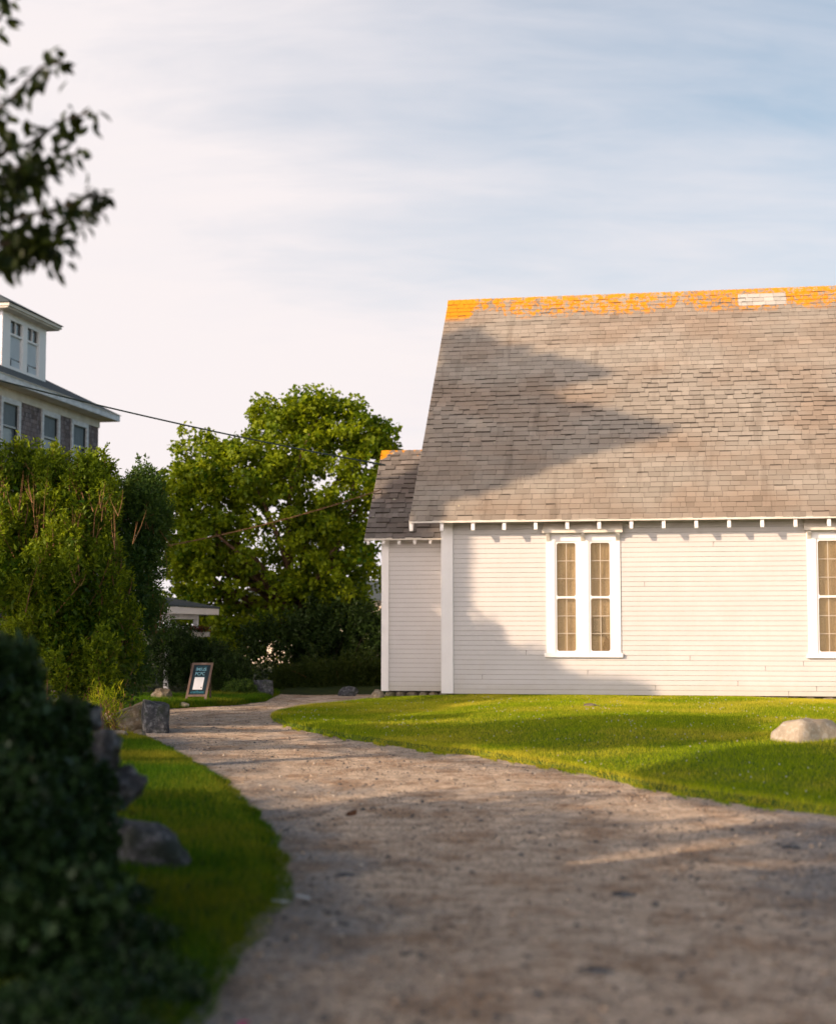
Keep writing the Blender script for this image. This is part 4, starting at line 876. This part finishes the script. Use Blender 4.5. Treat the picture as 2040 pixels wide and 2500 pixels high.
def bush(name, loc, label, ells, nshoot, slen, per, leafL, lm, cat='shrub', stems=60, core=2500, up=.9, stemmat='twig', aspect=.42, group=None, keep=None, stem_r=.007, outl=.55, lump=0, lsize=.34, cshrink=.8, front=()):
    root = empty(name, loc, 0, label, cat, group); L = np.array(loc)
    core_ells = ells
    if lump:
        ne = []
        for e in ells:
            k = max(4, int(lump*(e[3]*e[5])/.9)); dd = rand_dirs(k)
            for v in dd:
                if v[2] < -.6: v[2] *= -1
                rr_ = lsize*random.uniform(.6, 1.25); ne.append((e[0]+v[0]*e[3]*.82, e[1]+v[1]*e[4]*.82, e[2]+v[2]*e[5]*.84, rr_, rr_, rr_*1.25))
        ells = ne
    vol = np.array([e[3]*e[4]*e[5] for e in ells])**(2/3); idx = rng.choice(len(ells), nshoot, p=vol/vol.sum()); E = np.array(ells)[idx]
    d = rand_dirs(nshoot); d[:, 2] = np.where(d[:, 2] < -.5, -d[:, 2], d[:, 2])
    tip = E[:, :3]+d*E[:, 3:6]*rng.uniform(.78, 1.08, (nshoot, 1))+np.array([0, 0, 1.0])*(rng.exponential(.22*slen, (nshoot, 1))*(d[:, 2:3] > .2)*(slen > .3))
    if lump: gq = np.sin(tip[:, 0]*5.1+1)+np.sin(tip[:, 2]*4.3+tip[:, 0]*2)+np.sin(tip[:, 1]*4+tip[:, 2]*7.3); k = gq > -1.0+rng.normal(0, .3, nshoot); tip, d = tip[k], d[k]
    if keep is not None: k = keep(tip); tip, d = tip[k], d[k]
    tip[:, 2] = np.maximum(tip[:, 2], L[2]+.05)
    ns = len(tip); dr = d*outl+np.array([0, 0, up])+rng.normal(0, .22, (ns, 3)); dr /= np.linalg.norm(dr, axis=1)[:, None]
    ln = slen*rng.uniform(.5, 1.4, ns); t = rng.uniform(0, 1, (ns, per))**.8
    pos = tip[:, None]-dr[:, None]*(t*ln[:, None])[:, :, None]+rng.normal(0, .012+leafL*.12, (ns, per, 3))*(0.5+t[:, :, None]*1.5)
    pos = pos.reshape(-1, 3)
    ow = np.repeat(dr, per, 0)*.8
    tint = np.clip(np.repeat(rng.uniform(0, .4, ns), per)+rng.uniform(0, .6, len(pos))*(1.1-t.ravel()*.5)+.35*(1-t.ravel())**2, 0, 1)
    if core:
        cc, dd = ellip_pts(core, [(e[0], e[1], e[2], e[3]*cshrink, e[4]*cshrink, e[5]*cshrink) for e in core_ells], .1)
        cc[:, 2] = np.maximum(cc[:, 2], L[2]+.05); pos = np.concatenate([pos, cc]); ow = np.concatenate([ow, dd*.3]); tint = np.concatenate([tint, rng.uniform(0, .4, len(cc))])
        LL = np.concatenate([np.full(len(ow)-len(cc), leafL), np.full(len(cc), leafL*1.6)])
    else: LL = leafL
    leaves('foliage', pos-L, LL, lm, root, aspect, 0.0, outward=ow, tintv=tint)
    q = MB()
    for i in rng.choice(ns, min(stems, ns), replace=False):
        t_ = tip[i]-L; l_ = ln[i]*random.uniform(1.0, 2.2); b = Vector(t_)-Vector(dr[i])*l_; m_ = Vector(t_)*.5+b*.5+Vector((random.gauss(0, .03), random.gauss(0, .03), 0))*l_*2
        q.tube([b, m_, Vector(t_)-Vector(dr[i])*.05], [stem_r, stem_r*.8, stem_r*.35], 5)
    for i in rng.choice(ns, 14): branchy(q, (rng.normal(0, .15), rng.normal(0, .1), -.1), [tuple((tip[i]-L)*.8)], stem_r*3.0, .06, 5)
    for (sx_, sy_, sl_) in front:
        b = Vector(at(sx_*K, sy_*K, 24.9))-Vector(L)
        for _ in range(random.choice((1, 2, 3))):
            e_ = b+Vector((random.gauss(0, .07), random.gauss(0, .1), sl_*random.uniform(.6, 1.1))); q.tube([b, b.lerp(e_, .5)+Vector((random.gauss(0, .015), 0, 0)), e_], [.0065, .005, .002], 4)
    q.build('stems', M[stemmat], root, smooth=True); return root
# tall hedge bushes
eA = [EL(60, 1061, 26, 85, 1.2, 88), EL(160, 1096, 25.8, 75, 1.2, 98), EL(40, 1206, 25.3, 100, 1.4, 140), EL(150, 1256, 25.2, 110, 1.4, 150), EL(190, 1016, 26, 22, .5, 38), EL(35, 986, 26, 36, .6, 32), EL(95, 1001, 26, 36, .6, 26), EL(195, 1356, 25.2, 105, 1.2, 120), EL(110, 1386, 24.8, 120, 1.2, 110), EL(-60, 1126, 26, 80, 1.3, 150)]
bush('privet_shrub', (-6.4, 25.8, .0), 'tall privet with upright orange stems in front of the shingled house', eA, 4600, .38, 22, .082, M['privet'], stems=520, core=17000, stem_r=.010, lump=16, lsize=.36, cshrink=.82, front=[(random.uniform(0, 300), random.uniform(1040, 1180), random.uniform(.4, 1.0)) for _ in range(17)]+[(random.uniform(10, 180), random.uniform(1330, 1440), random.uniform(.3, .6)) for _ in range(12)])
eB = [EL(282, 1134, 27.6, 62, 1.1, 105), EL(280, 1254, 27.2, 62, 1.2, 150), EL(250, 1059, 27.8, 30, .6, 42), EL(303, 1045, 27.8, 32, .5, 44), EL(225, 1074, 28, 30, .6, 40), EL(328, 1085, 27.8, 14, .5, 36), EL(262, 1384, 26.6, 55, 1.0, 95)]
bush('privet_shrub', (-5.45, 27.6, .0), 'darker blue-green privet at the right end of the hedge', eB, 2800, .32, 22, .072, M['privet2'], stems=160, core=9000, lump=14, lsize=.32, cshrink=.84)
eC = [EL(420, 1385, 35.3, 80, .8, 62), EL(360, 1370, 35, 60, .8, 75), EL(480, 1400, 35, 52, .6, 45), EL(400, 1350, 35.8, 50, .5, 25)]
bush('low_bush', (-4.9, 35.3, 0), 'dark dense bush right behind the sandwich board', eC, 1700, .3, 24, .055, M['darkbush'], stems=30, core=5000, stemmat='dbark')
eD = [EL(500, 1432, 34.6, 40, .5, 22)]
bush('low_plant', (-3.9, 34.6, 0), 'low leafy plant between the dark bush and the granite block', eD, 350, .22, 20, .06, M['privet2'], stems=10, core=400)
eE = [EL(600, 1425, 37.6, 42, .5, 32), EL(660, 1418, 37.6, 50, .5, 40), EL(740, 1415, 37.8, 60, .5, 45), EL(570, 1440, 37.2, 30, .4, 22), EL(790, 1420, 38, 40, .5, 40)]
bush('undergrowth', (-2.0, 37.6, 0), 'band of tall green weeds along the far side of the road', eE, 2200, .45, 22, .09, M['weed'], cat='weeds', stems=20, core=2500, up=1.6, aspect=.22)
eF = [EL(610, 1380, 41, 150, .8, 105), EL(700, 1350, 41.5, 110, .8, 110), EL(770, 1370, 41, 60, .8, 110), EL(410, 1315, 43, 80, .8, 62)]
bush('back_shrub', (-2.4, 41, 0), 'dark shrub under the big tree behind the weeds', eF, 1500, .4, 22, .1, M['darkbush'], stems=10, core=3000, stemmat='dbark')
# grass clump at the hedge foot
p = onz(215*K, 1500*K, .1); eG = [(-4.75, 23.3, .25, .3, .2, .35)]
bush('grass_clump', (-4.75, 23.3, .1), 'tuft of long pale grass left of the tan boulder', eG, 120, .4, 8, .16, M['grass'], cat='grass tuft', stems=0, core=0, up=1.5, aspect=.06)
# ivy over the near wall
def ELn(x, y, Y, rx_, ry_, rz_): return EL(x, y, Y, rx_, ry_, rz_)
eN = [ELn(5, 1460, 8.8, 80, .5, 130), ELn(50, 1570, 8.6, 72, .5, 130), ELn(108, 1700, 8.3, 88, .5, 110), ELn(160, 1680, 9.0, 45, .3, 60), ELn(90, 1810, 7.8, 150, .5, 130), ELn(60, 1950, 7.0, 220, .5, 150), ELn(-70, 1500, 8.5, 120, .8, 190), ELn(-80, 1800, 7.2, 200, .8, 250), ELn(190, 1730, 9.0, 42, .3, 60), ELn(138, 1520, 9.0, 40, .25, 55), ELn(185, 1625, 9.0, 34, .25, 45)]
bush('ivy_mound', (-2.4, 7.2, 0), 'dark blurred ivy heaped over the near stone wall', eN, 3000, .22, 20, .066, M['nearbush'], stems=60, core=14000, up=.45, stemmat='dbark', aspect=.75, stem_r=.004)
eO = [(-1.45, 5.9, .06, .45, .5, .16), (-1.3, 6.6, .06, .40, .5, .12), (-1.5, 7.4, .08, .35, .5, .14), (-1.15, 5.5, .05, .3, .5, .12), (-1.75, 8.3, .12, .3, .5, .15)]
bush('ground_plants', (-1.4, 6.2, 0), 'low dark plants at the bottom left beside the gravel', eO, 1500, .13, 16, .035, M['nearbush'], cat='plants', stems=10, core=3000, up=.4, stemmat='dbark', aspect=.6, stem_r=.003)

# near tree whose leafy branch hangs in at the upper left
nb = empty('overhanging_tree', (-4.6, 6.4, 0), 0, 'out of focus leafy branch hanging into the upper left corner', 'tree'); NL = np.array((-4.6, 6.4, 0))
q = MB(); q.tube([(0, 0, -.2), (.05, 0, 1.5), (.1, .1, 3.0), (.15, .2, 4.6)], [.2, .16, .13, .08], 10)
brs = [[(-160, 150), (-40, 60), (0, 40), (14, -10)], [(-200, 330), (-40, 260), (35, 195), (85, 140), (128, 128)], [(-200, 420), (-30, 330), (60, 300), (130, 250), (190, 232)], [(-200, 470), (-40, 400), (40, 355), (110, 330), (160, 320)],
       [(-200, 560), (-40, 480), (50, 450), (130, 430), (190, 405), (218, 408)], [(-200, 600), (-40, 520), (40, 500), (110, 490), (175, 470)], [(-160, 590), (-30, 530), (20, 530), (70, 520), (125, 525)], [(-200, 470), (-40, 400), (20, 350), (60, 345)]]
LP = []; hub = Vector((.3, .4, 3.6)); rs = random.Random(5)
for bi, br in enumerate(brs):
    pts = [Vector(at(x*K, y*K, 8.2+.25*math.sin(bi*2+i)))-Vector(NL) for i, (x, y) in enumerate(br)]
    q.tube([hub]+pts, [.03]+[.013*(1-.8*i/len(pts))+.002 for i in range(len(pts))], 5)
    for i in range(len(pts)-1):
        nl = int((pts[i+1]-pts[i]).length/.0135)
        for k in range(nl):
            p = pts[i].lerp(pts[i+1], (k+rs.random())/nl); LP.append(p+Vector((rs.gauss(0, .025), rs.gauss(0, .07), rs.gauss(-.015, .042))))
        if i == len(pts)-2:
            for k in range(5): LP.append(pts[-1]+Vector((rs.gauss(0, .015), rs.gauss(0, .03), rs.gauss(0, .012))))
for (cx_, cy_, rx_, ry_, k) in ((60, 360, 50, 38, 60), (20, 400, 40, 40, 50), (60, 500, 62, 36, 75), (20, 530, 38, 34, 50), (5, 270, 22, 40, 16), (0, 150, 10, 60, 12), (150, 430, 28, 24, 14)):
    for _ in range(k):
        LP.append(Vector(at((cx_+rs.gauss(0, .5)*rx_)*K, (cy_+rs.gauss(0, .5)*ry_)*K, 8.2+rs.gauss(0, .15)))-Vector(NL))
q.build('trunk', M['dbark'], nb, smooth=True)
LPn = np.array([tuple(p) for p in LP]); leaves('crown', LPn, .098, M['branchleaf'], nb, .52, .75, shape='six')
cc, _ = ellip_pts(500, [(-5.2, 5.6, 4.6, 1.4, 1.6, 1.5), (-4.8, 4.6, 5.4, 1.6, 1.5, 1.2)], .3); pos = clump_leaves(cc, np.full(len(cc), .25), 14)
pos = pos[(pos[:, 0] < -.2757*pos[:, 1]-.35)]
leaves('upper_crown', pos-NL, .075, M['branchleaf'], nb, .46, .6)

# ---------------------------------------------------------------- unseen trees left of the picture, crowns shaped to cast the shade wanted
def inpoly(px, py, poly):
    n_ = len(poly); r_ = np.zeros(len(px), bool); j = n_-1
    for i in range(n_):
        xi, yi = poly[i]; xj, yj = poly[j]; c = ((yi > py) != (yj > py)) & (px < (xj-xi)*(py-yi)/(yj-yi+1e-9)+xi); r_ ^= c; j = i
    return r_
chR = np.array([[math.cos(R(-10)), -math.sin(R(-10))], [math.sin(R(-10)), math.cos(R(-10))]])
def ch2w(u, v, z): w2 = np.stack([u, v], 1)@chR.T; return np.stack([w2[:, 0]+.524, w2[:, 1]+32, z+CZ], 1)
def plane_hit(px, py, off_n, wallv, p0):
    r = np.array([ray(a*K, b*K) for a, b in zip(px, py)]); t = ((p0-EYE)@wallv)/(r@wallv); return EYE+r*t[:, None]
nW = np.array([math.sin(R(10)), math.cos(R(10)), 0]); C0 = np.array([.524, 32, CZ])
nRl = np.array([0, -(RZ-EZ), WD]); nRl = nRl/np.linalg.norm(nRl); nR = np.array([nW[0]*nRl[1], nW[1]*nRl[1], nRl[2]]); R0 = C0-nW*OV+np.array([0, 0, EZ])
def samp_screen(poly, n_, plane):
    P_ = np.array(poly); out_ = []
    lo, hi = P_.min(0), P_.max(0)
    px = rng.uniform(lo[0], hi[0], n_*4); py = rng.uniform(lo[1], hi[1], n_*4); k = inpoly(px, py, poly); px, py = px[k][:n_], py[k][:n_]
    if plane == 'wall': return plane_hit(px, py, 0, nW, C0)
    if plane == 'roof': return plane_hit(px, py, 0, nR, R0)
    if plane == 'annex': return plane_hit(px, py, 0, nW, C0+nW*1.2)
    z = float(plane); return np.array([onz(a*K, b*K, z) for a, b in zip(px, py)])
def shade_tree(name, label, targets, leafL, per, crad, anchor, h, lm='maple', cat='tree'):
    tp_ = np.array([*anchor[:2], 0])+S*anchor[2]; trunk_at = (float(tp_[0]), float(tp_[1]))
    root = empty(name, (*trunk_at, 0), 0, label, cat, 'unseen trees shaped for their shade'); L = np.array((*trunk_at, 0)); allp = []; cens = []
    for pts, t0, t1 in targets:
        if t0 is None: tm = np.maximum((pts[:, 0]+.2757*pts[:, 1]+1.0)/(-S[0]-.2757*S[1]), 6.5)[:, None]; c = pts+S[None]*(tm+t1*rng.uniform(0, 1, (len(pts), 1)))
        else: c = pts+S[None]*rng.uniform(t0, t1, (len(pts), 1))
        cens.append(c); allp.append(clump_leaves(c, np.full(len(c), crad), per, 1))
    pos = np.concatenate(allp); cens = np.concatenate(cens)
    out_of = (pos[:, 0] < -.2757*pos[:, 1]-.5) & (pos[:, 2] > .3); pos = pos[out_of]
    leaves('crown', pos-L, leafL, M[lm], root, .9, .2)
    q = MB(); q.tube([(0, 0, -.3), (.05, 0, h*.4), (0, .05, h*.8)], [.28, .22, .12], 10)
    tips = cens[rng.choice(len(cens), 16)]-L; branchy(q, (0, 0, h*.7), [tuple(t*.9) for t in tips], .035, .05, 5)
    q.build('trunk', M['bark'], root, smooth=True); return root
roofpoly = [(800, 1085), (850, 1050), (930, 700), (932, 675), (1010, 700), (1060, 722), (1180, 752), (1280, 776), (1210, 790), (1120, 815), (1170, 828), (1230, 845), (1310, 870), (1395, 896), (1300, 915), (1190, 950), (1100, 985), (1000, 1018), (930, 1038), (850, 1052)]
wallpoly = [(925, 1060), (964, 1105), (962, 1340), (1000, 1372), (1080, 1392), (1171, 1410), (1340, 1434), (1370, 1442), (925, 1442)]
annexpoly = [(740, 900), (925, 900), (925, 1450), (740, 1450)]
shade_tree('gable_shade_tree', 'unseen tree, crown shaped to shade the church gable end',
    [(samp_screen(roofpoly, 1000, 'roof'), None, 3.5), (samp_screen(wallpoly, 560, 'wall'), None, 3.5), (samp_screen(annexpoly, 500, 'annex'), None, 3.5)], .15, 26, .16, (-.9, 33, 15), 12)
lawnA = [(590, 1488), (732, 1500), (1079, 1506), (1339, 1500), (1585, 1502), (1590, 1553), (1426, 1558), (1137, 1549), (923, 1529), (894, 1556), (732, 1536), (640, 1520)]
lawnB = [(1368, 1598), (1484, 1581), (1600, 1569), (1800, 1562), (1800, 1676), (1542, 1662), (1345, 1627)]
roadC = [(560, 1548), (900, 1600), (1000, 1640), (800, 1640), (620, 1622), (420, 1590), (340, 1545)]
roadD = [(560, 1800), (900, 1815), (1300, 1830), (1800, 1815), (1900, 2250), (250, 2250), (150, 1900), (400, 1800)]
roadU = [(440, 1725), (600, 1740), (900, 1735), (1000, 1722), (1230, 1720), (1300, 1728), (1500, 1712), (1800, 1708), (1820, 1830), (1300, 1840), (900, 1830), (400, 1830)]
smallb = [(700, 1483), (980, 1487), (960, 1494), (700, 1493)]
vergeS = [(250, 1645), (330, 1640), (440, 1650), (560, 1690), (640, 1800), (600, 2000), (380, 2150), (200, 1800)]
strip1 = [(290, 1514), (600, 1516), (560, 1521), (330, 1520)]; strip2 = [(300, 1532), (600, 1533), (700, 1552), (400, 1560)]; strip0 = [(300, 1478), (560, 1456), (620, 1470), (560, 1505), (300, 1505)]
shade_tree('lawn_shade_tree', 'unseen tree, crown shaped to shade the lawn', [(samp_screen(lawnA, 900, .12), None, 3), (samp_screen(lawnB, 700, .08), None, 3), (samp_screen(smallb, 50, .12), None, 3), (samp_screen(strip0, 60, 0), None, 3), (samp_screen(strip1, 26, 0), None, 3), (samp_screen(strip2, 50, 0), None, 3)], .12, 26, .12, (1.5, 20.5, 15), 6)
shade_tree('gravel_shade_tree', 'unseen tree, crown shaped to shade the foreground gravel', [(samp_screen(roadD, 1900, 0), 10, 19), (samp_screen(roadU, 32, 0), 12, 18), (samp_screen(vergeS, 300, .1), 8, 16)], .16, 26, .24, (0, 9, 15), 6)
def boxpts(n_, a, b): return rng.uniform(0, 1, (n_, 3))*(np.array(b)-np.array(a))+np.array(a)
shade_tree('hedge_shade_tree', 'unseen tree, crown shaped to shade the foot of the hedge and the ivy wall', [(boxpts(420, (-8.5, 24, 0), (-4, 25, 2.1)), 7, 14), (boxpts(420, (-3.4, 4.5, 0), (-1.4, 12.5, 1.5)), 5, 10)], .16, 26, .24, (-6, 24, 11), 6)
shade_tree('sign_shade_tree', 'unseen tree, crown shaped to shade the sandwich board and far bend', [(boxpts(950, (-6.5, 31.6, 0), (-.5, 38.5, 2.2)), 12, 20), (boxpts(520, (-5, 41, 0), (-.5, 44, 4.0)), 12, 18)], .16, 26, .26, (-3.5, 36, 16), 7)

# unseen canopy added behind the viewer to keep sky light off the near gravel
cc, _ = ellip_pts(1300, [(-3, -2.5, 6.2, 4.5, 4.0, 1.8), (2.5, -2.0, 6.4, 4.0, 3.5, 1.7), (0, -.2, 6.2, 4.5, 2.6, 1.3), (-4.5, .8, 5.6, 2.5, 2.5, 1.6), (5, 0, 5.8, 2.5, 2.5, 1.5)], .2)
pos = clump_leaves(cc, np.full(len(cc), .38), 26); pos = pos[(pos[:, 2] > CAMZ+.6+.47*np.maximum(pos[:, 1], 0))]
bt = empty('added_canopy_tree', (-1.5, -4.5, 0), 0, 'unseen tree added behind the viewer whose canopy darkens the near gravel', 'tree')
leaves('crown', pos-np.array((-1.5, -4.5, 0)), .17, M['darkbush'], bt, .8, .4)
q = MB(); q.tube([(0, 0, -.2), (.05, 0, 2), (0, .1, 4.2)], [.32, .26, .2], 10); tips = cc[rng.choice(len(cc), 20)]-np.array((-1.5, -4.5, 0)); tips = tips[tips[:, 2] > 5]
branchy(q, (0, .1, 3.9), [tuple(t) for t in tips], .1, .08, 5); q.build('trunk', M['bark'], bt, smooth=True)
